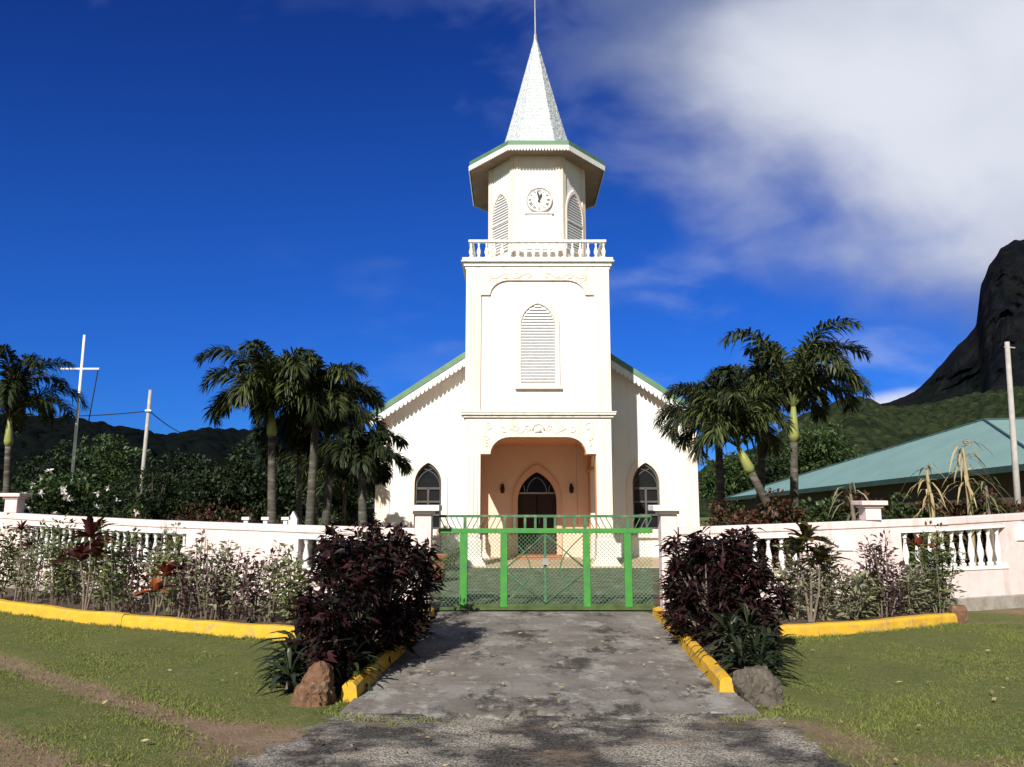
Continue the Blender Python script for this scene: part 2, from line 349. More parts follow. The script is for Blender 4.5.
def concrete_mat():
    """old driveway slab: grey brown, black lichen stains, pale patches, pour joints"""
    mt = bpy.data.materials.new('weathered driveway concrete'); mt.use_nodes = True; nt = mt.node_tree; N = nt.nodes; L = nt.links
    b = N['Principled BSDF']; b.inputs['Roughness'].default_value = .9; b.inputs['Specular IOR Level'].default_value = .2
    tc = N.new('ShaderNodeTexCoord')
    def nz(s, d=8, r=.62, st=(1,1,1), off=(0,0,0)):
        mp = N.new('ShaderNodeMapping'); mp.inputs['Scale'].default_value = st; mp.inputs['Location'].default_value = off; L.new(tc.outputs['Object'], mp.inputs[0])
        t = N.new('ShaderNodeTexNoise'); L.new(mp.outputs[0], t.inputs['Vector']); t.inputs['Scale'].default_value = s; t.inputs['Detail'].default_value = d; t.inputs['Roughness'].default_value = r; return t.outputs[0]
    def rg(x, a, c):
        r = N.new('ShaderNodeMapRange'); L.new(x, r.inputs[0]); r.inputs[1].default_value = a; r.inputs[2].default_value = c; return r.outputs[0]
    def mx(f, a, c):
        m = N.new('ShaderNodeMix'); m.data_type = 'RGBA'; L.new(f, m.inputs[0])
        for i, v in ((6, a), (7, c)):
            if isinstance(v, tuple): m.inputs[i].default_value = (*v, 1)
            else: L.new(v, m.inputs[i])
        return m.outputs[2]
    c = mx(rg(nz(1.3, 9, .68), .36, .62), (.135,.116,.10), (.245,.222,.198))
    c = mx(rg(nz(2.0, 9, .72, st=(1,.7,1), off=(4,2,0)), .53, .60), c, (.30,.29,.26))
    c = mx(rg(nz(1.5, 10, .75, (1.1,.6,1), (9,1,0)), .52, .60), c, (.058,.051,.042))
    c = mx(rg(nz(5.5, 9, .75, (1,.6,1), (3,8,0)), .57, .65), c, (.36,.345,.31))
    c = mx(rg(nz(12, 9, .78), .58, .72), c, (.075,.066,.055))
    c = mx(rg(nz(34, 8, .8, off=(2,7,1)), .58, .70), c, (.34,.32,.28))
    c = mx(rg(nz(48, 8, .8, off=(6,1,1)), .58, .68), c, (.06,.055,.05))
    br = N.new('ShaderNodeTexBrick'); L.new(tc.outputs['Object'], br.inputs[0]); br.inputs['Scale'].default_value = 1; br.inputs['Brick Width'].default_value = 1.15
    br.inputs['Row Height'].default_value = 1.25; br.inputs['Mortar Size'].default_value = .012; br.inputs['Mortar Smooth'].default_value = .6
    br.inputs['Color1'].default_value = (.86,.85,.84,1); br.inputs['Color2'].default_value = (1,1,1,1); br.inputs['Mortar'].default_value = (.75,.73,.70,1)
    m = N.new('ShaderNodeMix'); m.data_type = 'RGBA'; m.blend_type = 'MULTIPLY'; m.inputs[0].default_value = .55; L.new(c, m.inputs[6]); L.new(br.outputs[0], m.inputs[7]); c = m.outputs[2]
    L.new(c, b.inputs['Base Color'])
    bp = N.new('ShaderNodeBump'); bp.inputs['Distance'].default_value = .012; L.new(nz(14, 10, .7), bp.inputs['Height']); L.new(bp.outputs[0], b.inputs['Normal'])
    return mt
M['concrete'] = concrete_mat()

def ground_mat():
    mt = bpy.data.materials.new('lawn with bare tracks and gravel'); mt.use_nodes = True; nt = mt.node_tree; N = nt.nodes; L = nt.links
    b = N['Principled BSDF']; b.inputs['Roughness'].default_value = .95; b.inputs['Specular IOR Level'].default_value = .12
    tc = N.new('ShaderNodeTexCoord')
    def nz(s, d=8, r=.62, off=(0,0,0), st=(1,1,1)):
        mp = N.new('ShaderNodeMapping'); mp.inputs['Location'].default_value = off; mp.inputs['Scale'].default_value = st; L.new(tc.outputs['Object'], mp.inputs[0])
        t = N.new('ShaderNodeTexNoise'); L.new(mp.outputs[0], t.inputs['Vector']); t.inputs['Scale'].default_value = s; t.inputs['Detail'].default_value = d; t.inputs['Roughness'].default_value = r; return t.outputs[0]
    def rg(x, a, c):
        r = N.new('ShaderNodeMapRange'); L.new(x, r.inputs[0]); r.inputs[1].default_value = a; r.inputs[2].default_value = c; return r.outputs[0]
    def mx(f, a, c):
        m = N.new('ShaderNodeMix'); m.data_type = 'RGBA'; L.new(f, m.inputs[0])
        for i, v in ((6, a), (7, c)):
            if isinstance(v, tuple): m.inputs[i].default_value = (*v, 1)
            else: L.new(v, m.inputs[i])
        return m.outputs[2]
    def ma(op, a, c):
        x = N.new('ShaderNodeMath'); x.operation = op
        for i, v in enumerate((a, c)):
            if isinstance(v, (int, float)): x.inputs[i].default_value = v
            else: L.new(v, x.inputs[i])
        return x.outputs[0]
    def att(n):
        a = N.new('ShaderNodeAttribute'); a.attribute_name = n; return a.outputs['Fac']
    g = mx(rg(nz(1.1), .35, .65), (.13,.155,.044), (.19,.20,.066))
    g = mx(rg(nz(4.5, off=(3,1,0)), .50, .72), g, (.15,.125,.045))
    g = mx(rg(nz(2.2, 7, .65, (8,3,0)), .54, .68), g, (.095,.14,.032))
    g = mx(rg(nz(9, 8, .75, (6,6,0)), .50, .64), g, (.24,.225,.09)); g = mx(rg(nz(14, 8, .75, (1,8,0)), .54, .66), g, (.075,.10,.028))
    g = mx(rg(nz(70, 6, .75), .42, .62), g, (.075,.09,.028)); g = mx(rg(nz(55, 6, .75, (4,9,0)), .56, .70), g, (.22,.20,.085))
    d = mx(rg(nz(3), .35, .65), (.20,.135,.085), (.28,.20,.135)); d = mx(rg(nz(30), .55, .75), d, (.12,.085,.055))
    k = mx(rg(nz(48, 9, .8), .46, .56), (.028,.027,.027), (.13,.115,.10))
    k = mx(ma('MULTIPLY', rg(nz(2.0, 8, .7, (5,2,0), (.7,.9,1)), .45, .58), rg(nz(62, 9, .8, (1,4,0)), .44, .54)), k, (.52,.47,.39))
    k = mx(ma('MULTIPLY', rg(nz(1.6, 8, .7, (2,6,0), (.6,.9,1)), .55, .66), .8), k, (.25,.185,.125))
    k = mx(rg(nz(90, 6, .8, (3,3,0)), .60, .66), k, (.02,.02,.02))
    nd = nz(5, 8, .7); nd2 = nz(18, 6, .7)
    wob = ma('ADD', ma('MULTIPLY', ma('SUBTRACT', nd, .5), .9), ma('MULTIPLY', ma('SUBTRACT', nd2, .5), .7))
    dm = rg(ma('ADD', att('dirt'), wob), .30, .72); gm = rg(ma('ADD', att('gravel'), wob), .42, .58)
    c = mx(dm, g, d); c = mx(gm, c, k); L.new(c, b.inputs['Base Color'])
    bp = N.new('ShaderNodeBump'); bp.inputs['Distance'].default_value = .025; L.new(nz(34, 8, .7), bp.inputs['Height']); L.new(bp.outputs[0], b.inputs['Normal'])
    return mt
M['ground'] = ground_mat()

# ------------------------------------------------------------------ plan of the place (metres)
TF, FF, CX, CH = 20.67, 24.14, .70, .76         # tower front, church front, tower axis, nave axis
KERB_L = [(-14.5,17.0),(-11,14.4),(-7.9,12.42),(-6.2,11.35),(-4.77,10.64),(-3.6,10.1),(-2.6,9.75),(-1.95,9.6)]
KERB_R = [(2.75,9.9),(3.6,10.02),(4.7,10.4),(6.05,11.12)]
WALL_L = [(-1.46,12.08),(-3.2,12.3),(-6.0,13.2),(-8.2,14.4),(-10.2,15.7),(-14.5,18.9)]
WALL_R = [(2.47,12.08),(4.6,12.12),(6.7,12.35),(8.3,13.0),(11.5,14.6)]
def yk(x):
    L = np.interp(x, [p[0] for p in KERB_L], [p[1] for p in KERB_L]); Rr = np.interp(x, [p[0] for p in KERB_R], [p[1] for p in KERB_R])
    return np.where(np.asarray(x) < .3, L, Rr)

# ------------------------------------------------------------------ ground
def seg_dist(X, Y, pts):
    d = np.full(X.shape, 1e9)
    for (x0, y0), (x1, y1) in zip(pts[:-1], pts[1:]):
        vx, vy = x1-x0, y1-y0; t = np.clip(((X-x0)*vx+(Y-y0)*vy)/(vx*vx+vy*vy), 0, 1)
        d = np.minimum(d, np.hypot(X-x0-t*vx, Y-y0-t*vy))
    return d
def ss(x, a, b): t = np.clip((np.asarray(x)-a)/(b-a), 0, 1); return t*t*(3-2*t)
TR1 = [tuple(G(px, py)[:2]) for px, py in ((-160,615),(0,660),(110,697),(200,724),(300,744))]
TR2 = [tuple(G(px, py)[:2]) for px, py in ((-120,700),(0,744),(70,775))]
def masks(X, Y):
    dirt = 1.0*np.exp(-(seg_dist(X, Y, TR1)/.20)**2) + 1.0*np.exp(-(seg_dist(X, Y, TR2)/.25)**2)
    dirt += .8*ss(Y, 5.55, 5.2)*ss(X, 1.6, 2.4)*(.6+.4*np.sin(X*2.3)) + 1.0*np.exp(-((X-8.6)/1.5)**2-((Y-12.3)/.7)**2)
    dirt += .75*np.exp(-((X+1.9)/.45)**2-((Y-5.6)/.6)**2) + .8*np.exp(-((X-2.25)/.38)**2-((Y-5.8)/.6)**2)
    dirt += .45*np.exp(-((np.abs(Y - yk(X)) )/.16)**2)
    L = -1.35 - .35*(6.3-Y)*ss(Y, 6.3, 5.6) ; Rr = 1.95 + .12*(6.3-Y)
    gr = ss(Y, 6.85, 6.35)*ss(X, L-.5, L+.4)*ss(X, Rr+.5, Rr-.4)
    return np.clip(dirt, 0, 1.2), gr
def make_ground():
    xs = np.concatenate([-np.geomspace(2500, 13.5, 26), np.arange(-13, 13.01, .1), np.geomspace(13.5, 2500, 26)])
    ys = np.concatenate([-np.geomspace(600, 3, 14), np.arange(2.5, 14.01, .08), np.geomspace(14.5, 2500, 30)])
    X, Y = np.meshgrid(xs, ys); dirt, gr = masks(X, Y)
    Z = .010*np.sin(X*2.1+1)*np.sin(Y*1.7) + .006*np.sin(X*5.3)*np.sin(Y*4.7+2)
    Z = np.where((Y > 2) & (Y < 12.5), Z, 0) - .02*np.clip(dirt, 0, 1); Z = np.where((X > -1.5) & (X < 2.3) & (Y > 6.42), -.03, Z)
    V = np.column_stack([X.ravel(), Y.ravel(), Z.ravel()]); nx, ny = len(xs), len(ys)
    i = (np.arange(ny-1)[:, None]*nx + np.arange(nx-1)[None]).ravel()
    me = fast_mesh('lawn', V, np.column_stack([i, i+1, i+nx+1, i+nx]), 4)
    for nme, a in (('dirt', dirt), ('gravel', gr)):
        at = me.attributes.new(nme, 'FLOAT', 'POINT'); at.data.foreach_set('value', a.astype(np.float32).ravel())
    tag(put('lawn', me, M['ground'], None, (0,0,0)), kind='structure')
make_ground()

def sheet(name, pts, z, mat, t=.03, cut=None):
    m = MB(); m.prism(pts, z-t, z, lambda p, q, h: (p, q, h)); o = m.obj(name, mat, org=(0,0,0)); return tag(o, kind='structure')
edge_pts = [(-1.34+x, 6.33+.07*math.sin(x*5)+.05*math.sin(x*13+1)+random.uniform(-.04,.04)) for x in np.linspace(0, 3.26, 90)]
sheet('driveway', edge_pts + [(1.98,8),(2.16,11.95),(2.16,12.3),(-1.12,12.3),(-1.12,11.5)], .006, M['concrete'], .05)
sheet('yard_paving', [(-3.4,12.303),(4.6,12.303),(4.6,20.3),(-3.4,20.3)], .022, M['yard'], .05)
sheet('porch_paving', [(-5.5,20.303),(7,20.303),(7,24.1),(-5.5,24.1)], .045, M['tan'], .08)
bedL = [(x, y+.05) for x, y in KERB_L] + [(-1.62,8.6),(-1.36,6.9),(-1.34,7.5),(-1.13,11.9)] + [(x, y-.02) for x, y in WALL_L]
bedR = [(x, y+.05) for x, y in KERB_R[::-1]] + [(2.45,8.4),(2.02,7.05),(2.0,7.8),(2.17,11.9)] + [(x, y-.02) for x, y in WALL_R[:3]]
sheet('bed_soil', bedL, .06, M['soil'], .07); sheet('bed_soil', bedR, .06, M['soil'], .07)

# ------------------------------------------------------------------ hills
def vnoise(x, y, seed):
    r = np.random.default_rng(seed).random((256, 256)); xi = np.floor(x).astype(int); yi = np.floor(y).astype(int); fx = x-xi; fy = y-yi
    fx = fx*fx*(3-2*fx); fy = fy*fy*(3-2*fy); g = lambda a, b: r[a % 256, b % 256]
    return (g(xi,yi)*(1-fx)+g(xi+1,yi)*fx)*(1-fy)+(g(xi,yi+1)*(1-fx)+g(xi+1,yi+1)*fx)*fy
def fbm(x, y, seed, o=5):
    s = 0; a = 1; t = 0
    for k in range(o): s = s+a*vnoise(x*2**k, y*2**k, seed+k); t += a; a *= .5
    return s/t
def crowns(x, y, seed):                       # tree crown bumps of a forest seen from outside
    r = np.random.default_rng(seed); jx = r.random((256,256)); jy = r.random((256,256)); hh = r.random((256,256))
    xi = np.floor(x).astype(int); yi = np.floor(y).astype(int); best = np.zeros_like(x)
    for a in (-1,0,1):
        for b in (-1,0,1):
            i, j = (xi+a) % 256, (yi+b) % 256
            d2 = (x-xi-a-jx[i,j])**2+(y-yi-b-jy[i,j])**2
            best = np.maximum(best, np.sqrt(np.maximum(0, .62-d2))*(.5+.8*hh[i,j]))
    return best
def hill(name, prof, D, depth, nu, nv, mat, crown=0, csize=6, rough=.06, seed=1, power=.9, cliff=0):
    px = np.array([p[0] for p in prof], float); py = np.array([p[1] for p in prof], float)
    u = np.linspace(px[0], px[-1], nu); yy = np.interp(u, px, py)
    if cliff: yy = yy + 7*(fbm(u/14+10, u*0+3.3, 91, 5)-.5)
    e = PITCH + np.arctan((383.5-yy)/F); top = D*np.tan(e) + CZ
    tx = (u-512)/F*(math.cos(PITCH)+np.tan(e)*math.sin(PITCH))
    v = np.linspace(0, 1.25, nv); U, Vv = np.meshgrid(np.arange(nu), v)
    dist = D - depth*(1-Vv)
    X = tx[U]*dist; Y = dist
    prof_v = np.where(Vv <= 1, np.clip(Vv, 0, 1)**power, 1 - (Vv-1)*1.6)
    Z = top[U]*prof_v - 2*(1-np.clip(Vv,0,1))
    n = fbm(X/(depth*.22)+30, Y/(depth*.22)+30, seed)
    Z = Z*(1 - rough*6*np.abs(n-.5)*1.4*np.clip((1-Vv)*2, 0, 1)*np.clip(Vv*3, 0, 1))
    if cliff:
        r1 = fbm(X/(cliff)+50, Z/(cliff*4)+Y/(cliff*3)+50, seed+9, 6); Y = Y + (r1-.5)*cliff*3.0*np.clip(Vv*2, 0, 1)*np.clip((1.02-Vv)*6, 0, 1); X = tx[U]*Y; Z = Z*Y/dist
    if crown:
        cz = crowns(X/csize+40, Y/csize+40, seed)*crown*(.6+.8*fbm(X/40+9, Y/40+9, seed+3, 3)); Z = Z + cz - crown*.45
    P = np.column_stack([X.ravel(), Y.ravel(), Z.ravel()])
    i = (np.arange(nv-1)[:, None]*nu + np.arange(nu-1)[None]).ravel()
    me = fast_mesh(name, P, np.column_stack([i, i+1, i+nu+1, i+nu]), 4); me.polygons.foreach_set('use_smooth', [True]*len(me.polygons))
    return tag(put(name, me, mat, None, (0,0,0)), kind='structure')
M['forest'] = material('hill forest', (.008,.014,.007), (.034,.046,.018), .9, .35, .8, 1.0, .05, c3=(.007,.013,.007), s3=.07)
M['forestshade'] = material('hill forest with painted shade', (.002,.0035,.004), (.004,.006,.005), .9, .09, .9, .5, .03)  # darkened copy of the hill forest, its shadow painted into the colour
M['basalt'] = material('basalt cliff with painted cloud shade', (.004,.005,.008), (.012,.0125,.014), .95, .035, 9, .10, .02, c3=(.006,.011,.007), s3=.012, stretch=(1,1,.4), detail=10)  # cloud shadow on the mountain is put into this near-black rock colour
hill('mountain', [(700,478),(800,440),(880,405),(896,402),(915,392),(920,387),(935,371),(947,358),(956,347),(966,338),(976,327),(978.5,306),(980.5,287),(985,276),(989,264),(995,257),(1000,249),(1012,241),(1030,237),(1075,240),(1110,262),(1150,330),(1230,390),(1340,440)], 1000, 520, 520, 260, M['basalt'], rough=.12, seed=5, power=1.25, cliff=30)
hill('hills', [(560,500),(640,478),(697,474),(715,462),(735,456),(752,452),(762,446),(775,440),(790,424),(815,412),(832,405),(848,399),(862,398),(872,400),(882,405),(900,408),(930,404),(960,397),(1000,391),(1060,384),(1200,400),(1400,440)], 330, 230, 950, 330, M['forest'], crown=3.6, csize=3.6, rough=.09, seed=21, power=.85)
hill('hills', [(-420,440),(-250,415),(-90,408),(0,415),(60,420),(95,423),(130,428),(165,437),(185,433),(205,429),(230,431),(260,434),(300,442),(360,455),(430,480),(500,500)], 260, 170, 600, 200, M['forestshade'], crown=3.2, csize=3.4, rough=.05, seed=33, power=.85)

# ------------------------------------------------------------------ church
def arch(w, z0, zs, za, n=10, cx=0):          # pointed arch outline (counter-clockwise), half width w
    h = za - zs; r = (w*w + h*h) / (2*w)
    rt = [(w - r + r*math.cos(t), zs + r*math.sin(t)) for t in np.linspace(0, math.asin(min(1, h/r)), n)]
    pts = [(-w, z0), (w, z0)] + rt + [(-x, z) for x, z in rt[-2::-1]]
    return [(cx+x, z) for x, z in pts]
def shoulder_open(hw, hs, ht, z0, zsh, zt, n=8):   # opening outline, left foot to right foot (flat shoulder, quarter arcs, flat top)
    pts = [(-hw, z0), (-hw, zsh), (-hs, zsh)]
    pts += [(-ht - (hs-ht)*math.cos(t), zsh + (zt-zsh)*math.sin(t)) for t in np.linspace(0, math.pi/2, n)[1:]]
    return pts + [(-x, z) for x, z in pts[::-1]]
def on_y(y, cx=0): return lambda p, q, t: (cx+p, y+t, q)
church = thing('church', 'white church with a clock tower, white spire and green roof edges', 'church', (CX, FF, 0))
HW = 1.94                                         # tower half width
TB = 26.0                                         # tower back
def scallop(m, A, B, z_drop, w, tooth, thick, out):   # board from A to B hanging down, toothed lower edge
    A, B = Vector(A), Vector(B); d = B-A; n = max(1, round(d.length/w)); o = Vector(out)*thick
    for i in range(n):
        a = A + d*(i/n); b = A + d*((i+1)/n)
        pts = [a, b]
        for t, h in ((1, 0), (.93, .0), (.86, .62), (.68, .93), (.5, 1), (.32, .93), (.14, .62), (.07, .0), (0, 0)):
            pts.append(a + (b-a)*t + Vector((0,0,-z_drop - tooth*h)))
        k = len(pts); vs = pts + [p+o for p in pts]
        m.add(vs, [tuple(range(k)), tuple(range(k, 2*k))[::-1]] + [(j, k+j, k+(j+1) % k, (j+1) % k) for j in range(2, k)] + [(0, k, k+1, 1)])
# nave walls
RZ, RS = 7.63, .66                                # ridge height and slope
NL, NR, NB = CH-4.93, CH+4.93, 46
wl = MB()
gz = lambda u: RZ - .10 - RS*abs(u)
def facade(side):                                 # half of the gable wall, window opening cut by a slot outline
    wx = (-2.575 - CH) if side < 0 else (4.11 - CH)
    a = arch(.415, .86, 2.25, 2.89)
    hole = [(wx+x, z) for x, z in a]
    return hole
def gable():
    m = MB(); x0, x1 = -4.93, 4.93
    for s in (-1, 1):
        hole = facade(s); w0 = min(p[0] for p in hole); w1 = max(p[0] for p in hole)
        ap = max(hole, key=lambda p: p[1])
        e0, e1 = (x0, -1.0) if s < 0 else (1.0, x1)
        left = [p for p in hole if p[0] <= ap[0]+1e-6]; right = [p for p in hole if p[0] >= ap[0]-1e-6]
        left.sort(key=lambda p: (p[1])); right.sort(key=lambda p: (p[1]))
        f = on_y(FF, CH)
        m.prism([(e0, 0), (w0, 0)] + left + [(ap[0], gz(ap[0])), (e0, gz(e0))], 0, .25, f)
        m.prism([(w1, 0), (e1, 0), (e1, gz(e1)), (ap[0], gz(ap[0]))] + right[::-1], 0, .25, f)
        m.prism([(w0, 0), (w1, 0), (w1, .86), (w0, .86)], 0, .25, f)
    m.prism([(-1.0, 3.3), (1.0, 3.3), (1.0, gz(1)), (0, gz(0)), (-1.0, gz(1))], .002, .25, on_y(FF, CH))
    return m
g = gable()
g.box(NL, NL+.25, FF+.25, NB, 0, gz(4.93)-.02); g.box(NR-.25, NR, FF+.25, NB, 0, gz(4.93)-.02)
g.prism([(-4.68,0),(4.68,0),(4.68,gz(4.68)),(0,gz(0)),(-4.68,gz(4.68))], -.25, 0, on_y(NB, CH))
wall_o = g.obj('wall', M['white'], church)
# corner strips and plinth line of the front
cs = MB()
for a, b in ((NL-.02, NL+.42), (NR-.42, NR+.02)):
    zt = gz(4.6)-.30
    cs.prism([(a,0),(b,0),(b,zt),(a,zt)], -.035, -.001, lambda p,q,t: (p, FF+t, q))
each(cs, 'corner_strip', M['cream'], church, bevel=.006)
# entrance wall at the back of the porch with pointed doorway
ew = MB(); dx = .765 - CH
hole = arch(.59, .12, 1.72, 2.60, cx=dx); ap = max(hole, key=lambda p: p[1])
lf = sorted([p for p in hole if p[0] <= ap[0]+1e-6], key=lambda p: p[1]); rt = sorted([p for p in hole if p[0] >= ap[0]-1e-6], key=lambda p: p[1])
e0, e1 = -1.72, 1.72; f = lambda p, q, t: (CH+p, FF-.03+t, q)
ew.prism([(e0,.045),(dx-.59,.045)] + lf + [(ap[0],3.5),(e0,3.5)], 0, .028, f)
ew.prism([(dx+.59,.045),(e1,.045),(e1,3.5),(ap[0],3.5)] + rt[::-1], 0, .028, f)
ew.obj('entrance_wall', M['peach'], church)
sr = MB(); sr.ring(arch(.75, .12, 1.72, 2.83, cx=dx), arch(.59, .12, 1.72, 2.60, cx=dx), -.07, .06, lambda p,q,t: (CH+p, FF-.03+t, q))
M['surround'] = material('orange pink surround paint', (.74,.47,.33), (.70,.43,.30), .7, 1.2, .002, 40, .2)
sr.obj('door_surround', M['surround'], church, bevel=.01)
door = MB(); door.prism(arch(.585, .12, 1.72, 2.595, cx=dx), .12, .16, lambda p,q,t: (CH+p, FF+t, q))
M['fanglass'] = material('dull dark fanlight glass', (.008,.008,.010), (.012,.012,.016), .6, 3, spec=.08)
door_o = door.obj('door', M['fanglass'], church)
db = MB()
for s in (-1, 1):
    a, b = sorted((dx+s*.012, dx+s*.57)); y0 = FF+.07
    db.box(CH+a, CH+b, y0, y0+.045, .125, 1.93)
    for z0, z1 in ((.25,.85),(.97,1.8)): db.box(CH+a+.09, CH+b-.09, y0-.018, y0-.001, z0, z1)
db.obj('door_leaf', M['darkwood'], door_o, bevel=.006)
fl = MB(); c0 = CH+dx; y0 = FF+.085
fl.box(c0-.58, c0+.58, y0, y0+.03, 1.935, 1.985)
for s in (-1, 1):
    fl.tube([(c0+s*.57*math.cos(t)-s*0, y0+.015, 1.98+.50*math.sin(t)) for t in np.linspace(.0, 1.1, 8)], .012, 5)
    fl.tube([(c0 - s*.30 + s*.42*(1-math.cos(t)), y0+.015, 1.98+.48*math.sin(t)) for t in np.linspace(0, 1.25, 8)], .012, 5)
    fl.tube([(c0+s*.36, y0+.015, 1.98), (c0+s*.40, y0+.015, 2.2)], .011, 5)
fl.obj('fanlight', M['steel'], door_o)
bg = MB(); bg.prism(arch(.40, 1.99, 2.0, 2.5, cx=c0), .105, .112, lambda p,q,t: (p, FF+t, q)); bg.obj('stained_glass', M['blueglass'], door_o)
hd = MB(); hd.tube([(c0+.07, FF+.03, 1.02),(c0+.07, FF+.03, 1.2)], .012, 6); hd.obj('door_handle', M['steel'], door_o)
st = MB(); st.box(c0-.72, c0+.72, 22.9, FF-.032, .046, .085); st.box(c0-.66, c0+.66, 23.45, FF-.034, .085, .125); st.obj('doorstep', M['tile'], church, bevel=.008)
for lx in (-.29, 1.81):                            # porch wall lamps
    l = MB(); y = FF-.032; l.box(lx-.04, lx+.04, y-.02, y, 2.08, 2.24); l.tube([(lx,y-.02,2.16),(lx,y-.12,2.20),(lx,y-.16,2.14)], .012, 6)
    l.lathe([(.02,.13),(.06,.10),(.075,0),(.05,-.09),(.02,-.11)], (lx, y-.16, 2.06), 8); l.obj('lamp', M['darkwood'], church)
# side windows
def gothic_window(name, cx, cy, w, z0, zs, za, fr, frame_mat, proud=.05, parent=church):
    m = MB(); m.ring(arch(w+fr, z0-fr*.9, zs, za+fr*1.25), arch(w, z0, zs, za), -proud, .02, on_y(cy, cx))
    o = m.obj(name, frame_mat, parent, bevel=.008); return o
for wx in (-2.575, 4.11):
    wo = gothic_window('window', wx, FF, .412, .87, 2.25, 2.885, .19, M['cream'])
    gl = MB(); gl.prism(arch(.41, .87, 2.25, 2.88), .10, .12, on_y(FF, wx)); gl.obj('pane', M['glass'], wo)
    mu = MB(); y = FF+.05
    for x in (-.385, 0, .385): mu.box(wx+x-.03, wx+x+.03, y, y+.045, .87, 2.12)
    for z in (.90, 1.30, 1.70, 2.10): mu.box(wx-.40, wx+.40, y+.002, y+.04, z-.028, z+.028)
    oa = arch(.41, 2.1, 2.25, 2.88); ia = arch(.355, 2.14, 2.25, 2.80); mu.ring(oa, ia, .05, .09, on_y(FF, wx))
    for s in (-1, 1): mu.tube([(wx - s*.36 + s*.62*(1-math.cos(t))*1.0, y+.02, 2.13+.58*math.sin(t)) for t in np.linspace(0, 1.35, 9)], .018, 5)
    mu.obj('mullion', M['mullion'], wo)
    si = MB(); si.box(wx-.64, wx+.64, FF-.13, FF-.001, .62, .70); si.obj('sill', M['cream'], wo, bevel=.01)
# roof, verge boards
rf = MB(); oh = .40; half = 5.11
prf = [(-half, RZ-RS*half), (0, RZ), (half, RZ-RS*half), (half, RZ-RS*half-.09), (0, RZ-.09), (-half, RZ-RS*half-.09)]
rf.prism(prf, FF-oh, NB+.3, lambda p,q,t: (CH+p, t, q)); rf.obj('roof', M['greenroof'], church)
for s in (-1, 1):
    vb = MB()
    A = Vector((CH+s*half, FF-oh-.03, RZ-RS*half+.0)); B = Vector((CH, FF-oh-.03, RZ+.0))
    A.z -= .07; B.z -= .07
    scallop(vb, A, B, .17, .155, .10, .028, (0,1,0))
    vb.obj('verge_board', M['trim'], church)
vg = MB()
for s in (-1, 1):
    A = (CH+s*half, RZ-RS*half); B = (CH, RZ); f = lambda p,q,t: (p, FF-oh-.055+t, q)
    vg.prism([(A[0],A[1]-.07),(B[0],B[1]-.07),(B[0],B[1]+.12),(A[0],A[1]+.12)], 0, .02, f)
each(vg, 'verge_cap', M['greenroof'], church)
so_ = MB()
for s in (-1, 1):
    A = (CH+s*half, RZ-RS*half-.095); B = (CH, RZ-.095)
    so_.prism([A, B, (B[0], B[1]-.02), (A[0], A[1]-.02)], FF-oh, FF-.002, lambda p,q,t: (p, t, q))
each(so_, 'soffit', M['peach'], church)
# ---- tower body
op = shoulder_open(1.53, 1.27, .755, .045, 2.93, 3.38)
tw = MB(); f = lambda p,q,t: (CX+p, t, q)
tw.prism(op[::-1] + [(-HW,.045),(-HW,8.0),(HW,8.0),(HW,.045)], TF, TF+.38, f)
ob = [(TF+.38, .045)] + [(22.25+p, q) for p, q in shoulder_open(1.25, 1.0, .55, .045, 2.55, 3.0)] + [(FF-.032, .045), (FF-.032, 8.0), (TF+.38, 8.0)]
for s in (-1, 1):
    x0, x1 = sorted((CX+s*HW, CX+s*(HW-.30)))
    tw.prism(ob, x0, x1, lambda p,q,t: (t, p, q))
tw.box(CX-HW, CX+HW, FF-.03, TB, 4.3, 8.0)
tw.obj('tower', M['cream'], church, bevel=.01)
ci = MB(); ci.box(CX-HW+.301, CX+HW-.301, TF+.381, FF-.033, 3.42, 3.5)
for s in (-1, 1):                                   # painted inner faces of the porch
    x0, x1 = sorted((CX+s*(HW-.301), CX+s*(HW-.306)))
    ci.prism(ob[1:-3] + [(FF-.034,.046),(FF-.034,3.42),(TF+.385,3.42),(TF+.385,.046)], x0, x1, lambda p,q,t: (t, p, q))
ip = [(p, q) for p, q in op]
ci.prism(ip[::-1] + [(-HW+.31,.046),(-HW+.31,3.42),(HW-.31,3.42),(HW-.31,.046)], TF+.381, TF+.386, f)
ci.prism([(x*.997, z-.004) for x, z in op] + [(x*.99, z-.012) for x, z in op[::-1]], TF+.06, TF+.382, f)
for s in (-1, 1):
    x0, x1 = sorted((CX+s*(HW-.31), CX+s*(HW-.38))); ci.box(x0, x1, TF+.39, FF-.04, 2.58, 2.66)
ci.obj('porch_lining', M['salmon'], church)
wp = MB(); wp.tube([(CX+1.02, TF+.30, 3.36),(CX+1.04, TF+.3, 1.1)], .006, 5); wp.obj('cord', M['black'], church)
# white inset panel of the upper stage with raised cream surround
pn = MB(); pn.box(CX-1.56, CX+1.56, TF-.012, TF-.001, 4.056, 7.7); pn.obj('tower_panel', M['white'], church)
up = shoulder_open(1.54, 1.29, .78, 4.056, 7.25, 7.66, 10); su = MB()
su.prism(up[::-1] + [(-HW-.01,4.056),(-HW-.01,7.966),(HW+.01,7.966),(HW+.01,4.056)], TF-.07, TF-.013, f)
su.obj('panel_surround', M['cream'], church, bevel=.008)
lo_ = MB(); op2 = shoulder_open(1.53, 1.27, .755, .05, 2.93, 3.38)
for s in (-1, 1):
    for k in range(3):
        a = CX+s*(1.63+.11*k); lo_.box(a-.025, a+.025, TF-.018, TF+.002, .78, 2.9)
        lo_.box(a-.025, a+.025, TF-.086, TF-.068, 4.15, 7.15)
each(lo_, 'pilaster_rib', M['cream'], church)
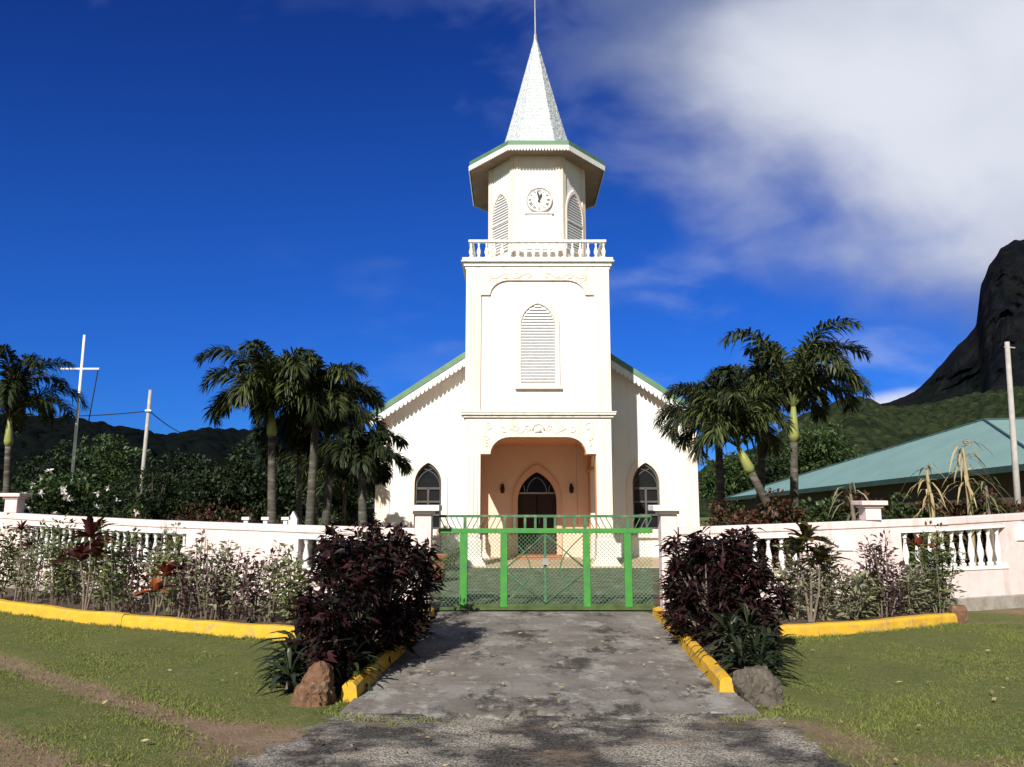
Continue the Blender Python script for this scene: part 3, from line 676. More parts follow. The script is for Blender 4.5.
# ledge and cornice
lg = MB()
for z0, z1, e in ((3.90,3.965,.06),(3.966,4.03,.12),(4.031,4.055,.14)): lg.box(CX-HW-e, CX+HW+e, TF-e, TF+.6 if e < .13 else FF-.45, z0, z1)
lg.obj('ledge', M['rail'], church, bevel=.006)
cn = MB()
for z0, z1, e in ((7.97,8.05,.04),(8.051,8.16,.08),(8.161,8.20,.15),(8.201,8.29,.12)): cn.box(CX-HW-e, CX+HW+e, TF-e-.03, TB+e, z0, z1)
cn.obj('cornice', M['rail'], church, bevel=.008)
# flared column bases
pl = MB()
for s in (-1, 1):
    for yy in (TF, FF-.42):
        x0, x1 = CX+s*(HW-.205), 0
        cxx = CX+s*(HW-.2); hw = .215
        prof = [(hw+.012,.72),(hw+.03,.70),(hw+.03,.30),(hw+.06,.20),(hw+.17,.046)]
        rings = []
        for r_, z in prof:
            rings.append([(cxx-r_, yy-.02-(r_-hw), z),(cxx+r_, yy-.02-(r_-hw), z),(cxx+r_, yy+.40+(r_-hw)*.1, z),(cxx-r_, yy+.40+(r_-hw)*.1, z)])
        pl.loft(rings[::-1])
each(pl, 'column_base', M['cream'], church, bevel=.006)
# scroll reliefs
def spiral(m, cx, cz, r, turns, a0, y, s=1, w=.02):
    m.tube([(cx + s*r*(1-t*.8)*math.cos(a0+turns*2*math.pi*t), y, cz + r*(1-t*.8)*math.sin(a0+turns*2*math.pi*t)) for t in np.linspace(0, 1, 22)], [w*(1-.5*t) for t in np.linspace(0,1,22)], 5)
rl = MB(); y = TF-.003
for s in (-1, 1):
    spiral(rl, CX+s*.28, 3.60, .09, 1.2, .5, y, s); spiral(rl, CX+s*.62, 3.63, .10, 1.3, 2.5, y, s); spiral(rl, CX+s*.92, 3.60, .09, 1.2, 4.0, y, s)
    spiral(rl, CX+s*1.32, 3.66, .10, 1.4, 1.0, y, s); spiral(rl, CX+s*1.38, 3.38, .09, 1.1, 3.0, y, s); spiral(rl, CX+s*1.34, 3.2, .07, 1.1, 5.0, y, s)
    rl.tube([(CX+s*(.2+.55*t), y, 3.55+.06*math.sin(t*9)) for t in np.linspace(0, 1, 16)], .014, 5)
rl.tube([(CX-.16, y, 3.56),(CX-.12, y, 3.68),(CX, y, 3.74),(CX+.12, y, 3.68),(CX+.16, y, 3.56)], .025, 5)
rl.prism([(-.09,3.5),(.09,3.5),(.06,3.64),(-.06,3.64)], TF-.02, TF-.001, f)
y = TF-.072
for s in (-1, 1):
    spiral(rl, CX+s*.24, 7.80, .085, 1.3, .5, y, s); spiral(rl, CX+s*.55, 7.82, .09, 1.3, 2.5, y, s); spiral(rl, CX+s*.88, 7.80, .085, 1.2, 4.0, y, s)
    rl.tube([(CX+s*(.15+1.2*t), y, 7.78+.07*math.sin(t*13)) for t in np.linspace(0, 1, 24)], .014, 5)
    spiral(rl, CX+s*1.25, 7.74, .08, 1.2, 5, y, s)
each(rl, 'scroll_relief', M['cream'], church, smooth=True)
# big louvred window of the tower
lw = gothic_window('louvred_window', CX, TF-.012, .455, 4.83, 6.43, 7.01, .13, M['cream'], .06)
bk = MB(); bk.prism(arch(.452, 4.835, 6.43, 7.005), -.006, -.001, on_y(TF-.012, CX)); bk.obj('window_back', M['bluegrey'], lw)
def awidth(z, w, zs, za):
    if z <= zs: return w
    h = za-zs; r = (w*w+h*h)/(2*w); return max(0, w - r + math.sqrt(max(0, r*r-(z-zs)**2)))
sv = MB(); z = 4.86
while z < 6.96:
    w = awidth(z+.06, .45, 6.43, 7.0)
    if w > .03:
        y0 = TF-.02
        sv.add([(CX-w,y0-.045,z),(CX+w,y0-.045,z),(CX+w,y0,z+.075),(CX-w,y0,z+.075),(CX-w,y0-.045,z+.012),(CX+w,y0-.045,z+.012),(CX+w,y0,z+.087),(CX-w,y0,z+.087)],
               [(0,3,2,1),(4,5,6,7),(0,1,5,4),(1,2,6,5),(2,3,7,6),(3,0,4,7)])
    z += .082
sv.obj('slats', M['louver'], lw)
sl_ = MB(); sl_.box(CX-.62, CX+.64, TF-.12, TF-.013, 4.66, 4.72); sl_.obj('sill', M['cream'], lw, bevel=.008)
# balustrade on the tower
BH = 1.90
bal = MB(); zt = 8.76
bal.box(CX-BH, CX+BH, TF-.04, TF+.10, zt, zt+.07)
for s in (-1, 1):
    x0, x1 = sorted((CX+s*BH, CX+s*(BH-.14))); bal.box(x0, x1, TF+.101, TB-.2, zt, zt+.07); bal.box(x0, x1, TF+.08, TB-.2, 8.291, 8.33)
bal.box(CX-BH, CX+BH, TF-.04, TF+.08, 8.291, 8.33)
bal_o = bal.obj('balustrade', M['rail'], church, bevel=.01)
bprof = [(.045,0),(.045,.04),(.028,.05),(.035,.07),(.058,.13),(.060,.17),(.045,.23),(.026,.30),(.024,.34),(.036,.37),(.024,.385),(.04,.395),(.04,.43)]
def lathe_mesh(name, prof, n=8):
    m = MB(); m.lathe(prof, n=n); me = bpy.data.meshes.new(name); me.from_pydata(m.v, [], m.f); me.polygons.foreach_set('use_smooth', [True]*len(me.polygons)); return me
bme = lathe_mesh('baluster', bprof); bme.materials.append(M['rail'])
def add_copy(me, name, parent, world, sz=1):
    o = bpy.data.objects.new(name, me); COL.objects.link(o); o.parent = parent; o.location = Vector(world) - ORG[parent.name]; o.scale = (1,1,sz); return o
for i in range(18): add_copy(bme, 'baluster', bal_o, (CX-BH+.07+i*(2*BH-.14)/17, TF+.03, 8.33))
for s in (-1, 1):
    for i in range(1, 12): add_copy(bme, 'baluster', bal_o, (CX+s*(BH-.07), TF+.03+i*.37, 8.33))
# ---- belfry (octagon, a little longer than wide)
BY = 23.3
def octa(fx, sx, fy, sy): return [(-fx,-fy),(fx,-fy),(sx,-sy),(sx,sy),(fx,fy),(-fx,fy),(-sx,sy),(-sx,-sy)]
def ringz(o, z, cx=CX+.04): return [(cx+p, BY+q, z) for p, q in o]
body = octa(.68, 1.41, 2.25, 1.25)
be = MB(); be.loft([ringz(body, 8.291), ringz(body, 11.52)]); be.obj('belfry', M['white'], church, bevel=.01)
cp = MB()
for i, (p, q) in enumerate(body):                      # corner strips wrap the arrises
    for j in (-1, 1):
        nx_ = Vector(body[(i+j) % 8]) - Vector((p, q)); ln = min(.17, nx_.length*.3); d = nx_.normalized(); n_ = Vector((d.y, -d.x))*(1 if j > 0 else -1)
        a = Vector((p, q)); pts = [a + n_*.004, a + d*ln + n_*.004, a + d*ln + n_*.03, a + n_*.03]
        cp.prism([(v.x, v.y) for v in pts], 8.30, 11.51, lambda u, w, t: (CX+.04+u, BY+w, t))
each(cp, 'belfry_strip', M['cream'], church)
# belfry louvres on the slanting faces
for s in (-1, 1):
    for fy in (-1, 1):
        a = Vector((s*.68, fy*2.25)); b = Vector((s*1.41, fy*1.25)); mid = (a+b)/2; d = (b-a).normalized(); nn = Vector((d.y,-d.x))
        if nn.dot(mid) < 0: nn = -nn
        fn = lambda p, q, t, mid=mid, d=d, nn=nn: (CX+.04+mid.x+d.x*p+nn.x*t, BY+mid.y+d.y*p+nn.y*t, q)
        m = MB(); m.ring(arch(.48, 8.75, 9.85, 10.64), arch(.41, 8.80, 9.85, 10.52), .002, .05, fn); wo = m.obj('belfry_window', M['cream'], church)
        m = MB(); m.prism(arch(.41, 8.80, 9.85, 10.52), .002, .008, fn); m.obj('window_back', M['bluegrey'], wo)
        m = MB(); z = 8.84
        while z < 10.45:
            w = awidth(z+.05, .405, 9.85, 10.51)
            if w > .03: m.add([fn(-w,z,.04),fn(w,z,.04),fn(w,z+.07,.009),fn(-w,z+.07,.009),fn(-w,z+.012,.04),fn(w,z+.012,.04),fn(w,z+.082,.009),fn(-w,z+.082,.009)],
                   [(0,3,2,1),(4,5,6,7),(0,1,5,4),(1,2,6,5),(2,3,7,6),(3,0,4,7)])
            z += .08
        m.prism([(-.4,9.60),(.4,9.60),(.4,9.67),(-.4,9.67)], .02, .055, fn)
        m.obj('slats', M['bluegrey'], wo)
# clock
ky = BY-2.25; kx, kz, kr = CX+.07, 10.13, .34
cpn = MB(); cpn.box(kx-.36, kx+.36, ky-.035, ky-.001, 8.7, 9.72); cpn.box(kx-.40, kx+.40, ky-.07, ky-.001, 9.721, 9.76); cpn.obj('clock_shelf', M['white'], church)
def disc(r0, r1, y0, y1, n=40):
    c = [(math.cos(2*math.pi*i/n), math.sin(2*math.pi*i/n)) for i in range(n)]; m = MB(); fn = lambda p,q,t: (kx+p, ky+t, kz+q)
    if r0 <= 0: m.prism([(r1*a, r1*b) for a, b in c], y0, y1, fn)
    else: m.ring([(r1*a, r1*b) for a, b in c], [(r0*a, r0*b) for a, b in c], y0, y1, fn)
    return m
ck = disc(0, kr, -.05, -.002).obj('clock', M['white'], church)
disc(kr-.004, kr+.03, -.075, -.001).obj('clock_rim', M['ledge'], ck, smooth=False)
nm = MB(); roman = ['XII','I','II','III','IIII','V','VI','VII','VIII','IX','X','XI']
for h, t in enumerate(roman):
    A = math.pi/2 - h*math.pi/6; ex = Vector((math.sin(A), 0, -math.cos(A))); ez = Vector((math.cos(A), 0, math.sin(A)))
    c = Vector((kx, ky-.053, kz)) + ez*.262; wd = {'I':.022,'V':.05,'X':.05}; tot = sum(wd[q] for q in t); x = -tot/2; H = .042
    for q in t:
        w = wd[q]; xc = x + w/2; x += w
        P = lambda a, b: c + ex*(xc+a) + ez*b
        if q == 'I': nm.bar(P(0,-H), P(0,H), .013, .004)
        if q == 'V': nm.bar(P(-.016,H), P(0,-H), .013, .004); nm.bar(P(.016,H), P(0,-H), .009, .004)
        if q == 'X': nm.bar(P(-.018,H), P(.018,-H), .013, .004); nm.bar(P(.018,H), P(-.018,-H), .009, .004)
nm.obj('clock_numerals', M['black'], ck)
def hand(ang, l, w, y, tail):
    d = Vector((math.sin(ang), 0, math.cos(ang))); s = Vector((d.z, 0, -d.x)); c = Vector((kx, y, kz)); m = MB()
    pts = [c - d*tail - s*w*.3, c - d*tail + s*w*.3, c + s*w*.35, c + d*l*.62 + s*w*.55, c + d*l, c + d*l*.62 - s*w*.55, c - s*w*.35]
    k = len(pts); m.add(pts + [p + Vector((0,-.006,0)) for p in pts], [tuple(range(k)), tuple(range(k, 2*k))[::-1]] + [(j,(j+1)%k,k+(j+1)%k,k+j) for j in range(k)])
    m.obj('clock_hand', M['black'], ck)
hand(R(22), .21, .075, ky-.062, .07); hand(R(-12), .29, .05, ky-.072, .09)
# belfry eaves and roof
eave = octa(.83, 1.97, 2.72, 1.36); eave_i = octa(.66, 1.38, 2.2, 1.22)
sf = MB()
n8 = 8; vs = ringz(eave, 11.44) + ringz(eave_i, 11.46); sf.add(vs, [(i,(i+1)%8,8+(i+1)%8,8+i) for i in range(8)])
vs = ringz(eave, 11.46) + ringz(eave_i, 11.48); sf.add(vs, [(i,(i+1)%8,8+(i+1)%8,8+i)[::-1] for i in range(8)])
M['soffit'] = material('stained brown soffit boards', (.36,.25,.19), (.26,.18,.14), .8, 3, .002, 30)  # belfry soffit in a darker brown than the peach gable soffits
sf.obj('belfry_soffit', M['soffit'], church)
spb = octa(.56, 1.16, 1.40, .60)
br_ = MB(); br_.loft([ringz(octa(.85,2.01,2.76,1.38), 11.49), ringz(octa(.85,2.01,2.76,1.38), 11.69), ringz(octa(.54,1.13,1.37,.58), 11.99)]); br_.obj('belfry_roof', M['greenroof'], church)
tr = MB(); e2 = octa(.855, 2.025, 2.775, 1.39)
for i in range(8):
    p, q = e2[i], e2[(i+1) % 8]; d = Vector((q[0]-p[0], q[1]-p[1])); n_ = Vector((d.y, -d.x)).normalized()
    scallop(tr, (CX+.04+p[0], BY+p[1], 11.55), (CX+.04+q[0], BY+q[1], 11.55), .075, .085, .085, .022, (-n_.x, -n_.y, 0))
tr.obj('belfry_trim', M['trim'], church)
# scalloped frieze under the soffit on the belfry faces: small hood boards
sp_ = MB(); AP = 16.62; sx = CX+.06
levels = np.linspace(0, 1, 30)
rings = []
for t in levels:
    fl_ = 1 + .06*(1-t)**6
    rings.append([(sx+p*(1-t*.985)*fl_, BY+q*(1-t*.985)*fl_, 11.94 + (AP-11.94)*t) for p, q in spb])
sp_.loft(rings); sp_.obj('spire', M['shingle'], church)
rd = MB(); rd.tube([(sx,BY,16.4),(sx,BY,16.7)], [.07,.05], 8); rd.tube([(sx,BY,16.7),(sx-.01,BY,18.0)], [.03,.016], 8); rd.obj('lightning_rod', M['steel'], church)

# ------------------------------------------------------------------ garden wall and gate
def along(path, s):
    for (x0,y0),(x1,y1) in zip(path[:-1], path[1:]):
        l = math.hypot(x1-x0, y1-y0)
        if s <= l: t = s/l; return Vector((x0+(x1-x0)*t, y0+(y1-y0)*t, 0)), Vector((x1-x0, y1-y0, 0)).normalized()
        s -= l
    return Vector((x1, y1, 0)), Vector((x1-x0, y1-y0, 0)).normalized()
def plen(path): return sum(math.hypot(b[0]-a[0], b[1]-a[1]) for a, b in zip(path[:-1], path[1:]))
def ribbon(m, path, s0, s1, z0, z1, t, step=.35):
    n = max(2, int((s1-s0)/step)+1); rings = []
    for s in np.linspace(s0, s1, n):
        p, d = along(path, s); nn = Vector((-d.y, d.x, 0)); a = z0(s) if callable(z0) else z0; b = z1(s) if callable(z1) else z1
        rings.append([p + nn*t/2 + Vector((0,0,a)), p - nn*t/2 + Vector((0,0,a)), p - nn*t/2 + Vector((0,0,b)), p + nn*t/2 + Vector((0,0,b))])
    m.loft(rings)
wb_me = lathe_mesh('baluster', [(.050,0),(.050,.06),(.028,.075),(.032,.11),(.050,.20),(.051,.26),(.036,.36),(.022,.46),(.022,.52),(.036,.56),(.024,.58),(.048,.60),(.048,.64)], 10)
wb_me.materials.append(M['wallwhite'])
def s_at_px(path, px):
    best = min(np.linspace(0, plen(path), 900), key=lambda s: abs(512 + F*along(path, s)[0].x/(along(path, s)[0].y*math.cos(PITCH)-.3*math.sin(PITCH)) - px)); return float(best)
def garden_wall(path, label, top, opens, pillars, plaques, footing):
    p0, _ = along(path, 0); T = thing('garden_wall', label, 'wall', (p0.x, p0.y, 0)); L_ = plen(path); m = MB()
    edges = [0.0]
    zhi = lambda s: top(s)-.165
    pos = 0
    for a, b in opens:
        ribbon(m, path, pos, a, -.05, top, .15); ribbon(m, path, a, b, -.05, .62, .15); ribbon(m, path, a, b, zhi, top, .15); pos = b
    ribbon(m, path, pos, L_, -.05, top, .15); m.obj('wall_body', M['wallpink'], T)
    c = MB(); ribbon(c, path, 0, L_, lambda s: top(s)-.10, lambda s: top(s)+.012, .19); c.obj('coping', M['wallpink'], T, bevel=.012)
    if footing: c = MB(); ribbon(c, path, footing[0], footing[1], -.06, .19, .24); c.obj('footing', M['footing'], T, bevel=.015)
    for a, b in opens:
        n = max(2, round((b-a)/.195)); fr = MB(); ribbon(fr, path, a, b, .60, .645, .18); ribbon(fr, path, a, b, lambda s: zhi(s)-.03, lambda s: zhi(s)+.005, .17); fr.obj('opening_rail', M['wallwhite'], T)
        for i in range(n):
            s = a + (b-a)*(i+.5)/n; p, d = along(path, s); add_copy(wb_me, 'baluster', T, (p.x, p.y, .645), (zhi(s)-.03-.645)/.64)
    for s, h in pillars:
        p, d = along(path, s); m = MB(); z = top(s)
        m.box(p.x-.12, p.x+.12, p.y-.125, p.y+.125, z+.013, z+h); m.box(p.x-.15, p.x+.15, p.y-.15, p.y+.15, z+h, z+h+.04); m.box(p.x-.2, p.x+.2, p.y-.2, p.y+.2, z+h+.041, z+h+.11)
        m.obj('pillar', M['wallpink'], T, bevel=.01)
    for s, w in plaques:
        p, d = along(path, s); n_ = Vector((d.y, -d.x, 0))
        if n_.y > 0: n_ = -n_
        z = top(s)-.30; pts = [(-w,-.12),(w,-.12),(w,.06),(0,.17),(-w,.06)]; m = MB()
        m.prism(pts, .076, .10, lambda q, r, t: p + d*q + n_*t + Vector((0,0,z+r))); m.obj('plaque', M['wallwhite'], T)
    return T
topL = lambda s: 1.24 + .22*min(1, s/10); topR = lambda s: 1.25 + .22*min(1, s/6.4)
oL = sorted([(s_at_px(WALL_L, 412), s_at_px(WALL_L, 302)), (s_at_px(WALL_L, 190), s_at_px(WALL_L, 30))])
garden_wall(WALL_L, 'pale pink wall with white balusters left of the green gate', topL, oL, [(s_at_px(WALL_L, 13), .28)], [], (0, plen(WALL_L)))
oR = [(s_at_px(WALL_R, 682), s_at_px(WALL_R, 800)), (s_at_px(WALL_R, 897), s_at_px(WALL_R, 1000))]
garden_wall(WALL_R, 'pale pink wall with white balusters right of the green gate', topR, oR, [(s_at_px(WALL_R, 871), .20)], [(s_at_px(WALL_R, 840), .13), (s_at_px(WALL_R, 1016), .14), (s_at_px(WALL_R, 1046), .14)], (.3, plen(WALL_R)))
for x, side in ((-1.33, 'left'), (2.35, 'right')):
    T = thing('gate_pillar', 'square pink gate pillar with flat cap on the %s side of the green gate' % side, 'pillar', (x, 12.0, 0), 'gate pillars')
    m = MB(); m.box(x-.125, x+.125, 11.84, 12.10, -.05, 1.46); m.obj('shaft', M['wallpink'], T, bevel=.012)
    m = MB(); m.box(x-.155, x+.155, 11.81, 12.13, 1.461, 1.51); m.box(x-.25, x+.25, 11.72, 12.22, 1.511, 1.60); m.obj('cap', M['wallwhite'], T, bevel=.012)

GY = 12.2
gx = lambda px: (px-512)*12.02/F
gate = thing('gate', 'green metal gate with wire mesh panels across the driveway', 'gate', (.55, GY, 0))
m = MB()
for px, w in ((464, .115), (504, .11), (586, .11), (627, .115)): m.box(gx(px)-w/2, gx(px)+w/2, GY-.03, GY+.03, .075, 1.17)
each(m, 'upright', M['greenpaint'], gate, bevel=.006)
m = MB(); m.box(gx(439), gx(652), GY-.034, GY+.034, 1.171, 1.245); m.obj('middle_rail', M['greenpaint'], gate, bevel=.006)
m = MB(); m.box(gx(439), gx(652), GY-.02, GY+.02, 1.41, 1.45); m.obj('top_rail', M['greenold'], gate, bevel=.004); m = MB(); m.box(gx(545)-.02, gx(545)+.02, GY-.018, GY+.018, .12, 1.17); m.obj('centre_post', M['greenold'], gate, bevel=.004)
m = MB(); m.box(gx(439), gx(652), GY-.035, GY+.035, .03, .075); m.box(gx(456), gx(652), GY-.028, GY+.028, .076, .115); M['mossy'] = material('mossy green rail', (.07,.12,.03), (.05,.065,.025), .8, 8, .002, 30); m.obj('bottom_rail', M['mossy'], gate, bevel=.004)
for px in (465, 504.5, 514.5, 525, 535.3, 545, 555, 564.2, 573.8, 585, 627):
    m = MB(); w = .05 if px in (465, 504.5, 585, 627, 545) else .036; m.box(gx(px)-w/2, gx(px)+w/2, GY-.015, GY+.015, 1.246, 1.409); m.obj('bar', M['greenold'], gate)
m = MB()
def slants(p0, p1, sgn, n):
    for i in range(n):
        a = gx(p0) + (gx(p1)-gx(p0))*(i+.0)/n; b = a + (gx(p1)-gx(p0))/n*.95
        m.bar((a if sgn > 0 else b, GY, 1.247), (b if sgn > 0 else a, GY, 1.408), .014, .012)
slants(440, 462, -1, 4); slants(467, 502, 1, 6); slants(588, 624, -1, 6); slants(629, 652, 1, 4)
each(m, 'slanting_bar', M['greenold'], gate)
m = MB()
for s, c in ((-1, 545), (1, 545)):
    xo = gx(505.5) if s < 0 else gx(584.5); xc = gx(545)
    m.tube([(xc, GY-.012, 1.16),(xo, GY-.012, .64)], .012, 6); m.tube([(xo, GY-.012, .60),(xc, GY-.012, .13)], .012, 6)
    m.tube([(xo + (xc-xo)*.62*math.sin(t), GY+.012, 1.16 - 1.03*t/math.pi) for t in np.linspace(0, math.pi, 16)], .011, 6)
each(m, 'cross_brace', M['greenold'], gate, smooth=True)
m = MB(); x0, x1, z0, z1 = gx(440), gx(651), .09, 1.18; stp = .062
k = x0 - (z1-z0)
while k < x1:
    for sgn in (1, -1):
        a = max(k, x0); b = min(k+(z1-z0), x1)
        if b-a > .02:
            f_ = (lambda x: z0+(x-k)) if sgn > 0 else (lambda x: z1-(x-k)); m.tube([(a, GY+.02*sgn*.1, f_(a)),(b, GY+.02*sgn*.1, f_(b))], .0036, 3, False)
    k += stp
m.obj('wire_mesh', M['wire'], gate)
m = MB(); m.box(gx(545)-.05, gx(545)+.05, GY-.05, GY-.031, .70, .80); m.obj('latch', M['steel'], gate)

# ------------------------------------------------------------------ kerbs
def kerb(path, label, w=.16, h=.185, gap=None):
    m = MB(); L_ = plen(path)
    for a, b in ([(0, L_)] if gap is None else [(0, gap-.006), (gap+.006, L_)]):
        n = max(2, int((b-a)/.22)); rings = []
        for s in np.linspace(a, b, n):
            p, d = along(path, s); nn = Vector((-d.y, d.x, 0)); j = random.uniform(-.008, .008); q = random.uniform(-.007, .007)
            c = [(-w/2-.015, -.05), (w/2+.015, -.05), (w/2, h-.03), (w/2-.03, h), (-w/2+.03, h), (-w/2, h-.03)]
            rings.append([p + nn*(x+q) + Vector((0,0,z+(j if z > 0 else 0))) for x, z in c])
        m.loft(rings)
    p, _ = along(path, L_/2)
    return tag(m.obj('kerb', M['yellow'], org=(p.x, p.y, 0)), label, 'kerb', 'yellow painted kerbs')
kerb(KERB_L, 'long yellow kerb curving past the lawn in front of the left wall', h=.15, gap=s_at_px(KERB_L, 134))
kerb([(-1.36,6.85),(-1.32,7.6),(-1.24,9.2),(-1.2,11.8)], 'shaded yellow kerb on the left edge of the driveway', w=.12, h=.135)
kerb(KERB_R, 'yellow kerb between the right lawn and the plant bed', h=.135)
kerb([(1.86,7.05),(1.93,8.2),(2.06,10.2),(2.13,11.8)], 'yellow kerb on the right edge of the driveway', w=.12, h=.135)
m = MB(); m.lathe([(.13,-.05),(.13,.16),(.10,.22)], (6.2,11.2,0), 7)
tag(m.obj('concrete_block', M['rockbrown'], org=(6.2,11.2,0)), 'brown block at the end of the yellow kerb by the right wall', 'block')

# ------------------------------------------------------------------ rocks
def rock(c, sx, sy, sz, mat, label, seed, lean=0, planes=None):
    import bmesh
    bm = bmesh.new(); bmesh.ops.create_icosphere(bm, subdivisions=4, radius=1); r = np.random.default_rng(seed); pl_ = r.normal(size=(16, 3)); pl_ /= np.linalg.norm(pl_, axis=1)[:, None]; off = .62+.3*r.random(16)
    if planes: pl_ = np.array([p[:3] for p in planes], float); pl_ /= np.linalg.norm(pl_, axis=1)[:, None]; off = np.array([p[3] for p in planes])
    for v in bm.verts:
        d = np.array(v.co); k = 1.0
        for n_, o_ in zip(pl_, off):
            t = d@n_
            if t > .05: k = min(k, o_/t)
        k += .10*(fbm(np.array([d[0]*6+40]), np.array([d[1]*6+d[2]*5+40]), seed+2)[0]-.5) + .05*(fbm(np.array([d[0]*3+20]), np.array([d[1]*3+d[2]*2+20]), seed)[0]-.5)
        v.co = (d[0]*k*sx + lean*max(0, d[2])*k, d[1]*k*sy, d[2]*k*sz)
    me = bpy.data.meshes.new('boulder'); bm.to_mesh(me); bm.free(); me.polygons.foreach_set('use_smooth', [True]*len(me.polygons))
    me.set_sharp_from_angle(angle=R(28))
    tag(put('boulder', me, mat, None, c), label, 'rock')
rock((-1.62,6.70,.09), .78, .78, .78, M['rockbrown'], 'pointed red brown boulder at the end of the left driveway kerb', 4, 0,
     [(-.80,-.15,.58,.165),(.12,.1,1,.285),(1,-.1,.03,.17),(-1,0,.1,.215),(0,-1,.30,.15),(.55,-.75,.2,.17),(0,1,.1,.15),(-.5,-.8,.1,.19),(0,0,-1,.16)])
rock((2.06,6.80,.08), .72, .75, .74, M['rockgrey'], 'rounded grey boulder at the end of the right driveway kerb', 9, 0,
     [(-.75,-.35,.5,.20),(-.1,.1,1,.235),(.8,-.1,.6,.225),(1,0,-.1,.24),(-1,-.1,-.45,.21),(0,-1,.30,.19),(.5,-.8,.25,.21),(0,1,.1,.2),(-.5,-.8,0,.21),(0,0,-1,.16),(.4,-.3,.8,.25)])

# ------------------------------------------------------------------ plants
def unit(n): return nrm(rng.normal(size=(n, 3)))
def stems_mesh(m, base, tips, r0, r1, bend=.08):
    for t in tips:
        b = Vector(base) + Vector((random.uniform(-1,1), random.uniform(-1,1), 0))*r0*6
        t = Vector(t); mid = (b*.5 + t*.5) + Vector((random.uniform(-bend,bend), random.uniform(-bend,bend), .06*(t-b).length))
        m.tube([b, mid, t], [r0, r0*.75, r1], 5)
def shrub(x, y, h, r, label, mat, nst=9, per=55, leaf=(.05,.022), z0=.05, low=.25, name='shrub', cat='shrub', group=None, up=.4, spread=.13, flowers=None):
    T = thing(name, label, cat, (x, y, z0), group); m = MB(); lv = Leaves()
    C = []; D = []
    for i in range(nst):
        a = 2*math.pi*(i+random.random()*.7)/nst; rr = r*math.sqrt(random.random()); hh = h*random.uniform(.62, 1)*(1-.25*(rr/r)**2)
        tip = Vector((x+rr*math.cos(a), y+rr*math.sin(a), z0+hh)); base = Vector((x+rr*.35*math.cos(a), y+rr*.35*math.sin(a), z0-.02))
        mid = base.lerp(tip, .5) + Vector((random.uniform(-.05,.05), random.uniform(-.05,.05), 0))
        m.tube([base, mid, tip], [.011, .008, .004], 4)
        t = low + (1-low)*rng.random(per)**.8; P = np.where(t[:, None] < .5, np.array(base)+(np.array(mid)-np.array(base))*2*t[:, None], np.array(mid)+(np.array(tip)-np.array(mid))*(2*t[:, None]-1))
        u = unit(per); u[:, 2] = u[:, 2]*.6; C.append(P + u*spread*(.3+.7*rng.random((per,1)))); dd = u + np.array([[0,0,up]]); D.append(dd)
    C = np.concatenate(C); D = np.concatenate(D); n = len(C); C[:, 2] = np.maximum(C[:, 2], z0+.02)
    k = leaf[0]*(.6+.8*rng.random(n)); lv.leaves(C, D, k, k*leaf[1]/leaf[0], .3, .2)
    m.obj('stems', M['twig'], T); lv.obj('foliage', mat, T)
    if flowers:
        n = flowers[1]; idx = rng.integers(0, len(C), n); fl = Leaves()
        for q in range(5):
            d = unit(n); d[:, 1] -= .6; fl.leaves(C[idx] + np.array([[0,-.06,.03]]), d, np.full(n, flowers[2]), np.full(n, flowers[2]*.6), .1, .1)
        fl.obj('flowers', M[flowers[0]], T)
    return T
def rosette(lv, c, n, L, wd, tilt=(15, 80), droop=.35, axis=(0,0,1)):
    a = rng.random(n)*2*math.pi + np.arange(n)*2.4; e = np.radians(tilt[0] + (tilt[1]-tilt[0])*(np.arange(n)+rng.random(n))/n)
    D = np.column_stack([np.cos(a)*np.cos(e), np.sin(a)*np.cos(e), np.sin(e)]) + .3*np.array([axis])*0
    ln = L*(.7+.5*rng.random(n)); up = np.tile(np.array([[0,0,1.0]]), (n,1)) + .15*rng.normal(size=(n,3))
    # two-segment strap: base half and drooping outer half as one folded leaf with 8 points
    S = nrm(np.cross(D, up)); Nn = np.cross(S, D); dz = np.array([[0,0,1.0]]); C = np.tile(np.array([c]), (n,1)).astype(float); C[:, 2] += .06*rng.random(n)*L
    lnc = ln[:, None]; rows = []
    for t, w in ((0,.25),(.3,.85),(.62,1),(.86,.6),(1,.04)):
        p = C + D*lnc*t - dz*lnc*droop*t**2.2
        rows += [p + S*wd*w*.5 + Nn*wd*.22*w, p, p - S*wd*w*.5 + Nn*wd*.22*w]
    V = np.stack(rows, 1).reshape(-1, 3); b = (np.arange(n)*15)[:, None]; Fc = []
    for k in range(4):
        for q in range(2):
            i0 = k*3+q; Fc += [b+np.array([[i0, i0+1, i0+4]]), b+np.array([[i0, i0+4, i0+3]])]
    lv.add(V, np.concatenate(Fc))
def cordyline(x, y, heads, label, mat, L=.36, wd=.085, n=16, z0=.05, name='cordyline', tilt=(5,80)):
    T = thing(name, label, 'plant', (x, y, z0)); m = MB(); lv = Leaves()
    for hx, hy, hz in heads:
        m.tube([(x+hx*.15, y+hy*.15, z0-.02),(x+hx*.6+.03, y+hy*.6, hz*.55),(x+hx, y+hy, hz)], [.018,.015,.011], 6); rosette(lv, (x+hx, y+hy, hz), n, L, wd, tilt)
    m.obj('stem', M['twig'], T); lv.obj('leaves', mat, T); return T
